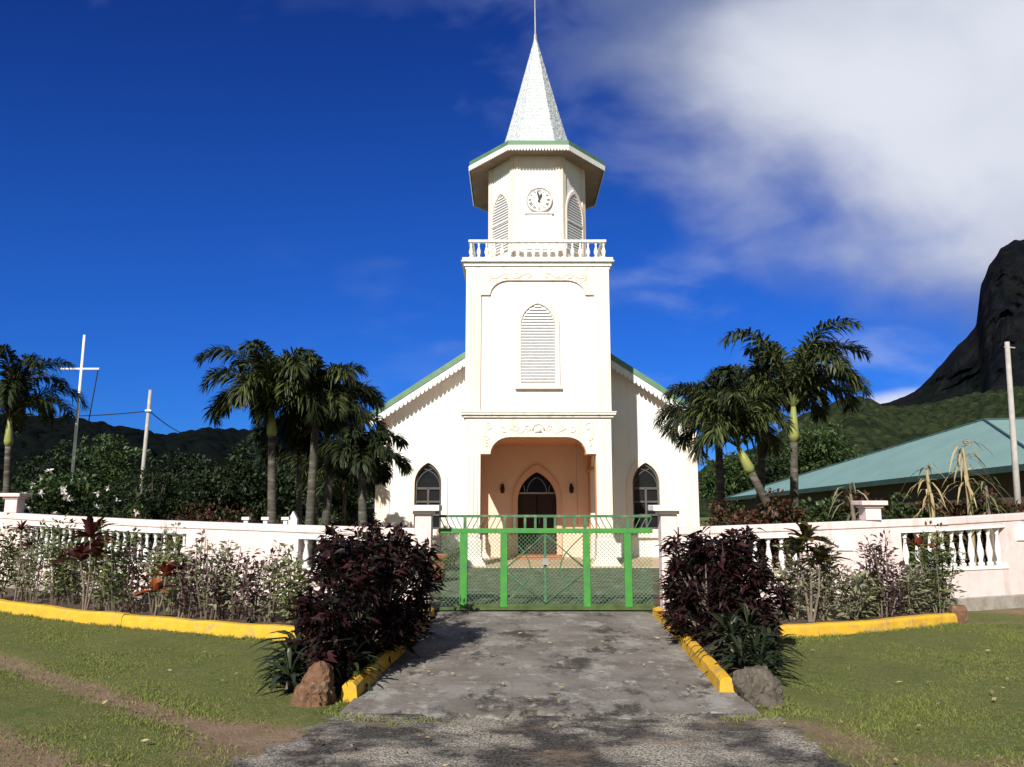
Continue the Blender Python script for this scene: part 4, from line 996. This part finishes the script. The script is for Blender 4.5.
def big_bush(x, y, h, rx, ry, label, seed):
    T = thing('bush', label, 'bush', (x, y, .05)); m = MB(); lv = Leaves(); tips = []
    for i in range(190):
        a = random.uniform(0, 2*math.pi); q = math.sqrt(random.random()); e = random.random()
        zz = h*(.14+.84*e); k = math.sqrt(max(.12, 1-((zz/h-.52)/.72)**2))*random.uniform(.85,1.12); bump = 1 + .16*math.sin(a*3+seed) + .12*math.sin(a*5+zz*7)
        tips.append(Vector((x+rx*q**.6*k*bump*math.cos(a), y+ry*q**.6*k*bump*math.sin(a), .05+zz+random.uniform(-.05,.09))))
    for i in range(20): tips.append(Vector((x+random.uniform(-.85,.85)*rx, y+random.uniform(-.7,.7)*ry, .05+h*random.uniform(.92,1.16))))
    stems_mesh(m, (x, y, .03), tips, .016, .006, .1)
    for t in tips:
        n = 40; c = np.tile(np.array(t), (n,1)) - np.array([[0,0,1]])*(rng.random((n,1))*.16) + rng.normal(0, .035, (n,3)); d = unit(n); d[:, 2] = d[:, 2]*.6+.15; out = np.array([(t.x-x)/rx, (t.y-y)/ry, .2]); d += .5*out[None]
        L_ = .13*(.45+.95*rng.random(n)); lv.leaves(c, d, L_, L_*.34, .45, .22)
    m.obj('stems', M['twig'], T); lv.obj('foliage', M['purple'], T); return T
def bx(px, d): return (px-512)*(d*math.cos(PITCH)-.5*math.sin(PITCH))/F
big_bush(bx(368, 8.5), 8.5, 1.17, .58, 1.4, 'large dark purple bush left of the driveway in front of the gate pillar', 1)
big_bush(bx(717, 9.4), 9.4, 1.10, .55, .85, 'dark purple bush right of the driveway in front of the gate pillar', 4)
# strap leaved plants at the feet of the bushes
def strap_plant(spots, label, L=.42, wd=.045, n=18):
    T = thing('strap_leaf_plant', label, 'plant', (spots[0][0], spots[0][1], .05)); lv = Leaves(); m = MB()
    for x, y, z in spots: m.tube([(x,y,0),(x,y,z)], [.03,.02], 6); rosette(lv, (x,y,z), n, L, wd, (-5, 85), .45); rosette(lv, (x,y,z*.6), n//2, L*.9, wd, (-5, 50), .5)
    each(m, 'stem', M['twig'], T); lv.obj('leaves', M['strap'], T)
strap_plant([(bx(298,7.5),7.5,.16),(bx(318,7.8),7.8,.30),(bx(342,7.6),7.6,.22),(bx(322,7.2),7.2,.10),(bx(302,7.9),7.9,.26),(bx(338,8.1),8.1,.38),(bx(352,7.3),7.3,.14),(bx(294,7.15),7.15,.08)], 'dark strap leaved clump beside the red brown boulder', .46, .05, 22)
strap_plant([(bx(728,8.0),8.0,.26),(bx(752,7.9),7.9,.20),(bx(738,7.6),7.6,.15),(bx(765,8.2),8.2,.15),(bx(745,8.4),8.4,.32),(bx(722,8.3),8.3,.3),(bx(756,7.5),7.5,.1)], 'dark strap leaved clump behind the rounded grey boulder', .44, .042, 22)
shrub(bx(428,10.9), 10.9, 1.15, .22, 'pale leaved shrub between the left gate pillar and the large purple bush', M['shrub'], 6, 45, (.08,.035))
shrub(bx(690,10.9), 10.9, 1.12, .26, 'green leaved shrub between the right gate pillar and the purple bush', M['shrubgreen'], 7, 45, (.11,.045))
shrub(bx(672,10.3), 10.3, .95, .16, 'red leaved shrub at the foot of the right gate pillar', M['tiorange'], 4, 22, (.10,.04))
# plants along the left wall
def kx_(px, off):            # a spot in the left bed at photo column px, off metres behind the kerb
    path = KERB_L if px < 512 else KERB_R; p, d = along(path, s_at_px(path, px)); k = 1+off/p.y; return p.x*k, p.y*k
LS = [ (6,.7,1.02,.36,'shrubgreen','leafy green shrub at the far left end of the yellow kerb'),
 (40,.7,.92,.30,'shrubgrey','grey green shrub left of the tall red cordyline by the left wall'),
 (63,1.0,1.0,.26,'shrubgreen','bright green upright shrub just left of the tall red cordyline'),
 (122,.7,1.0,.34,'shrubgreen','rounded green shrub between the two red cordylines by the left wall'),
 (108,.9,.7,.26,'shrubgrey','low grey green shrub at the foot of the tall red cordyline'),
 (196,.8,.85,.26,'purplelight','grey purple shrub right of the orange leaved cordyline'),
 (213,.7,1.0,.26,'shrubgrey','thin pale shrub with bare stems against the solid part of the left wall'),
 (225,.9,.72,.20,'purplelight','small purple shrub beside the thin pale shrub on the left'),
 (258,.8,1.0,.20,'purplelight','tall dark leaved shrub third from the large purple bush'),
 (275,.9,.95,.22,'shrubgrey','pale grey green shrub next to the large purple bush on the left'),
 (296,.8,.9,.20,'shrub','pale green shrub partly behind the large purple bush'),
 (160,1.1,.9,.25,'shrubgrey','grey green shrub behind the orange leaved cordyline'),
 (32,1.2,1.0,.26,'shrubgreen','green shrub against the balusters behind the slim red cordyline'),
 (80,1.3,.95,.26,'shrub','pale yellow green shrub against the balusters behind the tall red cordyline'),
 (141,.9,.95,.26,'purplelight','purple shrub between the rounded green shrub and the orange leaved cordyline'),
 (178,1.1,.95,.24,'shrub','pale green shrub at the right end of the left balusters'),
 (240,1.0,.9,.22,'shrubgrey','loose grey shrub in the middle of the solid part of the left wall')]
for px, off, h, r, mt, lab in LS:
    h *= 1.38 if px < 230 else 1.2; r *= 1.1; x, y = kx_(px, off); pale = mt in ('shrubgrey','purplelight')
    shrub(x, y, h, r, lab, M[mt], 9 if not pale else 7, 80 if not pale else 52, (.095,.042), spread=.12, low=.18)
x, y = kx_(92, .45); cordyline(x, y, [(0,0,1.12),(.16,-.1,.86),(-.15,.05,.78)], 'tall red cordyline with three heads in front of the left balusters', M['tired'], .44, .10, 20)
x, y = kx_(22, .8); cordyline(x, y, [(0,0,1.18),(.1,.1,.9)], 'slim red cordyline below the pillar of the left wall', M['tired'], .26, .06, 14)
x, y = kx_(160, .35); cordyline(x, y, [(0,0,.42),(.08,.1,.62)], 'short cordyline with orange red leaves by the left kerb', M['tiorange'], .30, .08, 14)
x, y = kx_(184, .7); cordyline(x, y, [(0,0,.70),(.12,.1,.52)], 'small dark cordyline next to the orange leaved one', M['tired'], .24, .055, 14)
# right bed
RS_ = [(820,.8,.95,.22,'shrubgrey','thin pale shrub right of the olive cordyline'),(845,.7,.62,.22,'shrubgrey','low dry shrub near the middle of the right kerb'),
 (878,.8,.98,.26,'purplelight','grey purple shrub in front of the right wall pillar'),(905,.9,.55,.2,'shrubgrey','small pale shrub between the purple shrub and the orange leaves'),
 (934,.6,1.05,.24,'shrubgreen','green shrub at the right end of the yellow kerb'),(790,1.0,.85,.22,'shrubgrey','thin grey shrub behind the olive cordyline'),(862,1.0,.5,.18,'shrub','low pale green tuft by the right wall')]
for px, off, h, r, mt, lab in RS_:
    x, y = kx_(px, off); shrub(x, y, h*1.28, r*1.1, lab, M[mt], 10, 80 if mt != 'shrubgreen' else 110, (.09,.038), spread=.14, low=.1)
x, y = kx_(806, .7); cordyline(x, y, [(0,0,1.10),(-.12,.05,.95),(.14,-.05,.82)], 'olive brown cordyline right of the dark purple bush', M['tigreen'], .42, .11, 18)
x, y = kx_(917, .8); cordyline(x, y, [(0,0,.98)], 'single stemmed cordyline with rust orange leaves by the right balusters', M['tiorange'], .30, .09, 10, tilt=(20,85))

# palms
def palm(px, d, base_px, crown_y, label, nf=11, L=2.0, shaft=True, mat='palm', trunk_r=.085, lean=None, leaflet=.42, name='palm_tree', z0=0, seed=0, az_skew=None, sh_len=.55):
    crown = W(px, crown_y, d); b = W(base_px, 522, d)
    base = Vector((b.x, d, z0)); T = thing(name, label, 'palm tree', base)
    rr = random.Random(seed+int(px)); nf = int(nf*1.2); top = crown - Vector((0,0,.15)); m = MB(); pts = []
    dirv = (top-base); stop = 1-(sh_len/dirv.length if shaft else 0)
    for t in np.linspace(0, stop, 16):
        p = base.lerp(top, t); p.x += (math.sin(t*math.pi)*(-.10 if base_px > px else .10))*(0 if abs(base_px-px) < 8 or abs(base_px-px) > 40 else 1); pts.append(p)
    m.tube(pts, [trunk_r*(1.35-.45*i/15+(.5*max(0,1-i/2.))) * (1 + .05*(i % 2)) for i in range(16)], 10); m.obj('trunk', M['palmbark'], T, smooth=True)
    if shaft:
        m = MB(); p0 = pts[-1]; m.tube([p0 - (top-p0)*.02, p0.lerp(top, .15), p0.lerp(top, .5), top], [trunk_r*1.05, trunk_r*1.35, trunk_r*1.1, trunk_r*.6], 10); m.obj('crownshaft', M['shaft'], T, smooth=True)
    lv = Leaves(); rk = MB()
    for k in range(nf):
        a = k*2.399963 + rr.uniform(-.3,.3)
        age = (k+.5)/nf                     # 0 young upright .. 1 old hanging
        el = R(88 - 55*age**.9 + rr.uniform(-6,6)); Lf = L*(.85+.25*math.sin(math.pi*min(1,age+.2)))*rr.uniform(.85,1.15)
        if az_skew is not None: a = a + .5*math.sin(az_skew-a)
        dh = Vector((math.cos(a), math.sin(a), 0)); n = 26; P = []; p = Vector(top); ang = el; ds = Lf/n
        for i in range(n+1):
            P.append(Vector(p)); p += (dh*math.cos(ang) + Vector((0,0,math.sin(ang))))*ds; ang -= R(4.4 + 1.6*age)*(.10+2.1*(i/n)**1.3)
        rk.tube(P[::2], [.022*(1-.85*i/(len(P[::2])-1)) for i in range(len(P[::2]))], 4)
        P = np.array([tuple(q) for q in P]); nl = 135; ts = np.linspace(.16, 1, nl); idx = ts*n; i0 = np.clip(idx.astype(int), 0, n-1); fr = (idx-i0)[:, None]; Q = P[i0]*(1-fr)+P[i0+1]*fr; Tn = nrm(P[i0+1]-P[i0])
        side = np.array([-math.sin(a), math.cos(a), 0.0]); Up = np.cross(np.tile(side, (nl,1)), Tn); Up *= np.sign(Up[:, 2:3]+1e-6)
        ll = leaflet*(.45+.75*np.sin(math.pi*np.clip(ts*.92+.06,0,1)))
        for s in (-1, 1):
            sw = rng.normal(0, .22, nl)[:, None]
            D = nrm(Tn*(.80) + s*side[None]*.68 + Up*(.30+2*sw) + rng.normal(0,.16,(nl,3)))
            # three-row drooping leaflet
            Sx = nrm(np.cross(D, Up)); w = .030*(.8+.5*rng.random((nl,1))); l = ll[:, None]*(.85+.3*rng.random((nl,1))); dz = np.array([[0,0,1.0]]); dr = .55+.35*rng.random((nl,1))
            rows = [Q, Q + D*l*.4 - dz*l*.07*dr + Sx*w*.7, Q + D*l*.4 - dz*l*.07*dr - Sx*w*.7, Q + D*l*.75 - dz*l*.36*dr + Sx*w*.5, Q + D*l*.75 - dz*l*.36*dr - Sx*w*.5, Q + D*l*.95 - dz*l*.72*dr]
            V = np.stack(rows, 1).reshape(-1,3); b_ = (np.arange(nl)*6)[:, None]
            lv.add(V, np.concatenate([b_+np.array([[0,1,2]]), b_+np.array([[1,3,4]]), b_+np.array([[1,4,2]]), b_+np.array([[3,5,4]])]))
    c = lv.obj('crown', M[mat], T); rk.obj('frond_stalks', M['stalk'] if mat == 'palm' else M['bark'], T)
    return T
palm(272, 17, 275, 404, 'tall palm with bright yellow crownshaft, leftmost of the cluster left of the church', 12, 1.9, seed=1, az_skew=R(170))
palm(316, 17.6, 309, 410, 'leafy palm in the middle of the cluster left of the church', 13, 1.75, seed=2, shaft=False)
palm(329, 18.6, 319, 430, 'palm with a slim trunk just right of the middle one left of the church', 11, 1.6, seed=3, mat='palmdark', shaft=False)
palm(362, 16.5, 366, 464, 'short palm arching over the left corner of the church', 10, 1.28, seed=4, mat='palmdark', shaft=False, leaflet=.32)
palm(10, 22, 8, 412, 'palm at the left edge of the photo with a pale crownshaft', 13, 2.3, seed=5, mat='palmdark', sh_len=.8)
palm(718, 17.5, 721, 422, 'palm nearest the right corner of the church', 12, 1.6, seed=6, shaft=False, mat='palmdark')
palm(760, 18.6, 750, 404, 'palm with a straight dark trunk in the middle of the right cluster', 11, 1.65, seed=7, shaft=False)
palm(738, 16, 806, 440, 'leaning palm with a yellow crownshaft right of the church', 9, 1.4, seed=8, az_skew=R(200), sh_len=.55)
palm(793, 17, 792, 400, 'tallest palm of the right cluster with fronds sweeping right', 13, 2.15, seed=9, az_skew=R(10), sh_len=.75)
palm(300, 20, 300, 450, 'dark palm half hidden behind the first two trunks of the left cluster', 11, 1.6, seed=14, mat='palmdark', shaft=False, trunk_r=.07)
palm(345, 24, 343, 488, 'small palm in the shade behind the left cluster', 9, 1.6, seed=10, mat='palmdark', shaft=False, trunk_r=.06)
palm(318, 26, 316, 480, 'low palm further back between the left trunks', 9, 1.8, seed=12, shaft=False, trunk_r=.06)

# trees and hedges behind the wall
def tree(px, d, top_y, wpx, label, mat, trunk=.12, n_clump=60, per=70, leaf=.16, base_frac=.15, name='tree', cat='tree', z0=0, depth=.8, flowers=None, group=None):
    top = W(px, top_y, d); H = top.z - z0; rx = wpx/2*d/F; x, y = top.x, d; T = thing(name, label, cat, (x, y, z0), group); m = MB(); lv = Leaves()
    zc = z0 + H*(base_frac+1)/2; rz = H*(1-base_frac)/2
    cl = []
    for i in range(n_clump):
        v = rng.normal(size=3); v /= np.linalg.norm(v); q = rng.random()**.42
        k = 1 + .14*math.sin(3*math.atan2(v[1],v[0])+px) + .12*math.sin(5*v[2]+px)
        cl.append((x+v[0]*rx*q*k*.9, y+v[1]*rx*depth*q*k, zc+v[2]*rz*q*.93))
    m.tube([(x,y,z0-.05),(x+.05,y,z0+H*.25),(x,y,zc)], [trunk*1.3,trunk,trunk*.5], 8)
    for c in cl[::4]: m.tube([(x,y,z0+H*random.uniform(.15,.4)), ((x+c[0])/2+.1,(y+c[1])/2,(z0+H*.35+c[2])/2), c], [trunk*.45,trunk*.3,.012], 5)
    m.obj('trunk', M['bark'], T)
    cr = rx*.30
    for c in cl:
        s = cr*(.6+.7*rng.random()); u = unit(per); P = np.array([c]) + u*s*np.cbrt(rng.random((per,1))**.6)*np.array([[1,1,.7]]); D = u + np.array([[0,0,.25]]) + .5*rng.normal(size=(per,3))
        k = leaf*(.6+.8*rng.random(per)); lv.leaves(P, D, k, k*.5, .35, .2)
    lv.obj('crown', mat, T)
    if flowers:
        fl = Leaves(); n = flowers[1]; pick = [cl[i] for i in rng.integers(0, len(cl), n)]; c = np.array(pick) + rng.normal(0, cr*.4, (n,3)); c[:, 1] = y - rx*depth*(.75+.4*rng.random(n))
        for w_ in c:
            fl = Leaves(); fl.leaves(np.tile(w_, (6,1)), unit(6), np.full(6, flowers[2]), np.full(6, flowers[2]*.6), .1, .1); fl.obj('flower', M[flowers[0]], T)
    return T
tree(240, 24, 441, 98, 'rounded dark green tree behind the wall left of the palm cluster', M['treedark'], n_clump=85, per=90)
tree(188, 27, 452, 80, 'dark bushy tree between the power pole and the rounded tree', M['treedark'], n_clump=60, per=80)
tree(110, 34, 424, 90, 'tall dark tree behind the white mast', M['tree'], n_clump=75, per=80, leaf=.2)
tree(55, 30, 440, 90, 'dark tree behind the palm at the left edge', M['treedark'], n_clump=60, per=80, leaf=.2)
tree(150, 22, 466, 76, 'feathery dark shrub below the power pole', M['treedark'], n_clump=60, per=90, leaf=.10, name='shrub', cat='shrub')
tree(62, 19.5, 468, 84, 'large shrub with white flowers behind the left wall below the white mast', M['tree'], n_clump=60, per=70, leaf=.14, name='shrub', cat='shrub', flowers=('petal', 34, .12))
tree(118, 18.5, 482, 70, 'shrub with a few white flowers to the right of the white mast', M['treedark'], n_clump=45, per=70, leaf=.12, name='shrub', cat='shrub', flowers=('petal', 12, .10))
tree(136, 17.2, 497, 40, 'small rose bush with pale pink flowers behind the left wall', M['tree'], n_clump=24, per=50, leaf=.09, name='shrub', cat='shrub', flowers=('petalpink', 10, .095))
tree(15, 18.5, 488, 70, 'green shrub beside the pillar of the left wall', M['treedark'], n_clump=36, per=60, leaf=.12, name='shrub', cat='shrub')
tree(210, 16.6, 508, 110, 'low red brown hedge behind the left wall', M['croton'], n_clump=60, per=60, leaf=.09, name='hedge', cat='hedge', depth=.3)
tree(345, 30, 458, 70, 'dark tree behind the short palm at the left church corner', M['treedark'], n_clump=55, per=80, leaf=.2)
tree(290, 32, 462, 70, 'shaded tree behind the trunks of the left palm cluster', M['treedark'], n_clump=50, per=80, leaf=.2)
tree(365, 22, 500, 40, 'low dark bush by the left wall of the church', M['treedark'], n_clump=30, per=60, leaf=.11, name='bush', cat='bush')
tree(812, 76, 424, 92, 'broad green tree behind the tallest palm on the right', M['tree'], n_clump=110, per=90, leaf=.42)
tree(730, 74, 458, 74, 'green tree beyond the right church corner', M['tree'], n_clump=70, per=80, leaf=.40)
tree(770, 72, 455, 60, 'green tree behind the leaning palm', M['treedark'], n_clump=60, per=80, leaf=.40)
tree(722, 16.5, 500, 54, 'low red brown bush beside the church behind the right wall', M['croton'], n_clump=34, per=60, leaf=.10, name='bush', cat='bush')
for px, w, ty, mt, lab in ((765,56,491,'croton','red leaved hedge bush at the foot of the leaning palm'),(815,62,494,'tree','green hedge bush right of the tallest palm'),(852,60,488,'croton','rust brown hedge bush left of the right wall pillar'),
                           (898,56,496,'tree','green hedge bush right of the right wall pillar'),(945,60,492,'croton','rust brown hedge bush between the dry banana plants'),(992,64,488,'croton','red brown hedge bush at the foot of the grey pole'),(1045,70,480,'treedark','dark hedge bush beyond the grey pole')):
    tree(px, 16.2, ty, w*1.25, lab, M[mt], n_clump=60, per=70, leaf=.12, base_frac=0, name='bush', cat='bush')
def dry_plant(px, d, top_y, label, n=9, L=.9, mat='dry', base_y=522):
    t = W(px, top_y, d); T = thing('dry_plant', label, 'plant', (t.x, d, 0)); m = MB(); lv = Leaves(); m.tube([(t.x,d,0),(t.x+.04,d,t.z*.6),(t.x,d,t.z-.15)], [.06,.05,.025], 7); m.obj('stem', M[mat] if mat == 'dry' else M['twig'], T)
    for k in range(4): rosette(lv, (t.x, d, t.z-.15-.25*k), n, L, .04, (-5, 80), 1.0)
    lv.obj('leaves', M[mat], T)
dry_plant(926, 15.2, 462, 'dry straw coloured banana plant left of the taller dry one', 8, .48)
dry_plant(962, 15.6, 440, 'tall dry banana plant with hanging straw leaves', 9, .62)
dry_plant(985, 15.4, 478, 'green spiky plant between the tall dry plant and the grey pole', 9, .6, 'shrubgreen')
dry_plant(850, 15.4, 486, 'grey green fan leaved plant behind the right wall pillar', 8, .8, 'shrubgrey')

# ------------------------------------------------------------------ house with turquoise roof, far bungalow
hA, hB, hT = W(726, 498, 58), W(1046, 462, 30), W(984, 420, 42)
house = thing('house', 'long house with a turquoise hipped roof behind the right wall', 'house', (hT.x, hT.y, 0))
hR = Vector((hT.x+14, hT.y-3.5, hT.z)); hC = Vector((hB.x+15, hB.y-3.0, hB.z)); hE = Vector((hA.x+9, hA.y+9, hA.z+.4)); hF = Vector((hR.x+2, hR.y+14, hB.z))
m = MB(); dn = Vector((0,0,-.16)); vs = [hA, hB, hC, hF, hE, hT, hR]; m.add(vs + [v+dn for v in vs], [(0,1,5),(1,2,6,5),(2,3,6),(3,4,5,6),(4,0,5),(7,8,1,0),(8,9,2,1),(9,10,3,2),(10,11,4,3),(11,7,0,4),(11,10,9,8,7)]); m.obj('roof', M['turquoise'], house)
m = MB(); M['fasciadark'] = material('dark teal fascia', (.045,.085,.085), (.03,.06,.06), .5, 3)
for a, b in ((hA, hB), (hB, hC)): m.bar(a + Vector((0,-.06,-.10)), b + Vector((0,-.06,-.10)), .26, .05)
m.obj('gutter', M['fasciadark'], house)
m = MB()
for a, b in ((hT, hB), (hT, hR), (hT, hA)): m.tube([a + Vector((0,0,.02)), b + Vector((0,0,.02))], .07, 6)
m.obj('ridge_cap', M['fasciadark'], house)
M['housewall'] = material('house wall in brown paint', (.10,.07,.05), (.07,.05,.04), .8, 2)
iA = hA.lerp(hT, .10); iB = hB.lerp(hT, .12); iC = hC.lerp(hR, .12); m = MB()
q = [Vector((v.x, v.y, 0)) for v in (iA, iB, iC)]
for a, b, za, zb in ((q[0], q[1], hA.z-.1, hB.z-.1), (q[1], q[2], hB.z-.1, hC.z-.1)):
    n_ = (b-a).cross(Vector((0,0,1))).normalized()*.1; m.add([a-n_, b-n_, b+n_, a+n_, a-n_+Vector((0,0,za)), b-n_+Vector((0,0,zb)), b+n_+Vector((0,0,zb)), a+n_+Vector((0,0,za))], [(0,3,2,1),(4,5,6,7),(0,1,5,4),(1,2,6,5),(2,3,7,6),(3,0,4,7)])
m.obj('wall', M['housewall'], house)
b0, b1 = W(322, 519, 30), W(378, 512, 30)
bung = thing('bungalow', 'low white roofed bungalow half hidden behind the left palm trunks', 'house', (b0.x, 30, 0))
m = MB(); m.add([b0, b1 + Vector((.6,0,0)), b1 + Vector((.6,4,.7)), b0 + Vector((0,4,.7)), b0 - Vector((0,0,.12)), b1 + Vector((.6,0,-.12)), b1 + Vector((.6,4,.5)), b0 + Vector((0,4,.5))], [(0,1,2,3),(7,6,5,4),(0,4,5,1),(1,5,6,2),(2,6,7,3),(3,7,4,0)]); m.obj('roof', M['polewhite'], bung)
m = MB(); m.box(b0.x+.4, b1.x+.3, 31, 33.5, 0, b0.z-.05); m.obj('wall', M['housewall'], bung)
m = MB()
for px in (350, 372): p = W(px, 515, 30.2); m.box(p.x-.06, p.x+.06, 30.14, 30.26, 0, p.z-.06)
each(m, 'post', M['polewhite'], bung)

# ------------------------------------------------------------------ poles, wires and small things behind the wall
d = 24; t, b = W(84.5, 335, d), W(70, 500, d); base = t + (b-t)*(t.z/(t.z-b.z))
mast = thing('mast', 'white mast with a crossbar rising like a cross above the left hedge', 'mast', base)
m = MB(); m.tube([base, t], [.055,.036], 10); m.obj('pole', M['polewhite'], mast, smooth=True)
c = W(81, 369, d); m = MB(); m.tube([W(61, 369, d), W(99.5, 369, d)], .036, 8); m.obj('crossbar', M['polewhite'], mast)
m = MB(); m.tube([W(98, 370, d), W(93.5, 395, d), W(88, 425, d)], .018, 5); m.obj('halyard', M['wirecable'], mast)
d = 30; t, b = W(150.5, 390, d), W(143, 470, d); base = t + (b-t)*(t.z/(t.z-b.z))
up_ = thing('utility_pole', 'thin grey power pole rising above the trees on the left', 'pole', base); m = MB(); m.tube([base, t], [.085,.065], 9); m.obj('pole', M['pole'], up_, smooth=True)
m = MB(); q = W(149.5, 411, d); m.tube([q + Vector((-.12,-.1,0)), q + Vector((.12,-.1,0))], .04, 6); m.obj('insulator', M['polewhite'], up_)
a, b_ = W(-40, 409, 33), W(149.5, 411, d); m = MB(); m.tube([a.lerp(b_, s) - Vector((0,0,1.0*s*(1-s))) for s in np.linspace(0, 1, 14)], .022, 5)
e_ = W(190, 436, 48); m.tube([b_.lerp(e_, s) - Vector((0,0,.6*s*(1-s))) for s in np.linspace(0, 1, 14)], .022, 5)
tag(m.obj('power_cable', M['wirecable']), 'black power cable hanging from the thin power pole on the left', 'cable')
d = 17; t, b = W(1007, 342, d), W(1018, 505, d); base = t + (b-t)*(t.z/(t.z-b.z))
up_ = thing('utility_pole', 'grey pole rising in front of the turquoise roof at the right edge', 'pole', base); m = MB(); m.tube([base, t], [.075,.05], 9); m.obj('pole', M['pole'], up_, smooth=True)
m = MB(); q = W(1007.5, 347, d); m.tube([q, q + Vector((.16,0,-.02))], .015, 6); m.tube([q+Vector((-.07,0,0)), q], .02, 6); m.obj('bracket', M['pole'], up_)
for px, lab in ((246.5,'leftmost of the three'), (266,'middle one of the three'), (286,'rightmost of the three')):
    p = W(px, 517, 13.9); T = thing('post', 'short white post with a flat cap behind the left wall, ' + lab, 'post', (p.x, 13.9, 0), 'short white posts behind the left wall')
    m = MB(); m.box(p.x-.035, p.x+.035, 13.865, 13.935, 0, p.z-.05); m.obj('shaft', M['wallwhite'], T); m = MB(); m.box(p.x-.065, p.x+.065, 13.84, 13.96, p.z-.049, p.z); m.obj('cap', M['wallwhite'], T)
p = W(294, 511, 15); m = MB(); m.prism([(-.08,0),(.08,0),(.08,p.z-.15),(0,p.z),(-.08,p.z-.15)], -.06, .06, lambda a, q, t: (p.x+a, 15+t, q))
tag(m.obj('marker_stone', M['wallwhite'], org=(p.x,15,0)), 'small white gabled stone behind the wall between the palm trunks', 'stone')
# terracotta pot and grey bush inside the gate
p = G(438, 578); m = MB(); m.lathe([(.14,0),(.20,.10),(.255,.36),(.25,.46),(.285,.47),(.285,.55),(.25,.555),(.235,.48)], (p.x+.05, p.y-1.2, .03), 16)
tag(m.obj('plant_pot', M['terracotta'], org=(p.x+.05,p.y-1.2,.03), smooth=True), 'terracotta pot standing inside the gate beside the left pillar', 'pot')
shrub(G(449,566).x, 21.0, .75, .45, 'grey green bush inside the gate behind the terracotta pot', M['shrubgrey'], 14, 60, (.07,.02), name='bush', cat='bush', spread=.16)

# ------------------------------------------------------------------ grass, litter
def make_grass():
    n = 900000; X = rng.uniform(-11, 10.5, n); Y = 3.9 + (13-3.9)*rng.random(n)**1.25
    ok = (np.abs(X) < .72*Y + .6) & (Y < yk(X)-.07)
    ok &= ~((X > -1.75) & (X < -.9) & (Y > 6.9)) & ~((X > -1.36) & (X < 1.95) & (Y > 6.3)) & ~((X > 1.8) & (X < 2.5) & (Y > 7.0))
    # bed wedges beside the driveway
    ok &= ~((X > -2.05-.28*(9.6-Y)*0 - .10*(Y-7)) & (X < -1.2) & (Y > 7.0)); ok &= ~((X < 2.15+.22*(Y-7)) & (X > 1.8) & (Y > 7.0))
    ok &= (X < 6.05) | (Y < 11.6)
    dirt, gr = masks(X, Y); nz = fbm(X*1.6+20, Y*1.6+20, 77); ok &= rng.random(n) > np.clip((dirt-.25)*1.15, 0, 1) ; ok &= rng.random(n) > np.clip(gr*1.6, 0, 1); ok &= rng.random(n) < .35+1.3*(nz-.2)
    X, Y = X[ok], Y[ok]; k = len(X); nz = nz[ok]; a = rng.random(k)*2*math.pi; h = (.004+.012*rng.random(k))*(.5+1.0*nz); w = .003+.003*rng.random(k); ln = rng.normal(0, .02, (k,2))
    ca, sa = np.cos(a)*w, np.sin(a)*w; z = np.full(k, -.015)
    # longer tufts and weeds: along the kerbs, the driveway edge and scattered in the lawn
    tx, ty = [], []
    for path, nn_ in ((KERB_L, 260), (KERB_R, 130), ([(-1.5,6.55),(-1.1,6.3),(-.4,6.28)], 30), ([(1.6,6.3),(2.3,6.5)], 30)):
        for s_ in rng.random(nn_)*plen(path):
            p, d = along(path, s_); tx.append(p.x+rng.normal(0,.03)); ty.append(p.y-.10-abs(rng.normal(0,.06)))
    for i in range(110):
        px_, py_ = rng.uniform(-8.5,8.5), rng.uniform(4.4,10.5)
        if py_ < yk(px_)-.1 and not (-1.8 < px_ < 2.5): tx.append(px_); ty.append(py_)
    tx = np.repeat(tx, 14)+rng.normal(0,.022,len(tx)*14); ty = np.repeat(ty, 14)+rng.normal(0,.022,len(ty)*14); q = len(tx)
    X = np.concatenate([X,tx]); Y = np.concatenate([Y,ty]); h = np.concatenate([h,.01+.04*rng.random(q)]); aa = rng.random(q)*6.28; ww = .005+.004*rng.random(q)
    ca = np.concatenate([ca,np.cos(aa)*ww]); sa = np.concatenate([sa,np.sin(aa)*ww]); z = np.full(k+q, -.015); ln = np.concatenate([ln, rng.normal(0,.03,(q,2))]); k += q
    V = np.stack([np.column_stack([X-ca,Y-sa,z]), np.column_stack([X+ca,Y+sa,z]), np.column_stack([X+ln[:,0],Y+ln[:,1],z+.015+h])], 1).reshape(-1,3)
    tag(put('grass', fast_mesh('grass', V, np.arange(3*k).reshape(-1,3), 3), M['grass'], None, (0,0,0)), 'short green lawn grass on both sides of the driveway', 'grass', kind='stuff')
make_grass()
def litter():
    n = 150; X = np.concatenate([rng.uniform(-6,6,n), rng.uniform(-1.3,2,60)]); Y = np.concatenate([rng.uniform(4.8,9,n), rng.uniform(6.5,11.5,60)]); n = len(X)
    lv = Leaves(); d = unit(n); d[:,2] = .05; lv.leaves(np.column_stack([X,Y,np.full(n,.036)]), d, .03+.05*rng.random(n), .012+.02*rng.random(n), -.1, .1)
    o = lv.obj('fallen_leaves', M['dry'], org=(0,0,0)); tag(o, 'dry fallen leaves scattered on the lawn and driveway', 'leaves', kind='stuff')
litter()
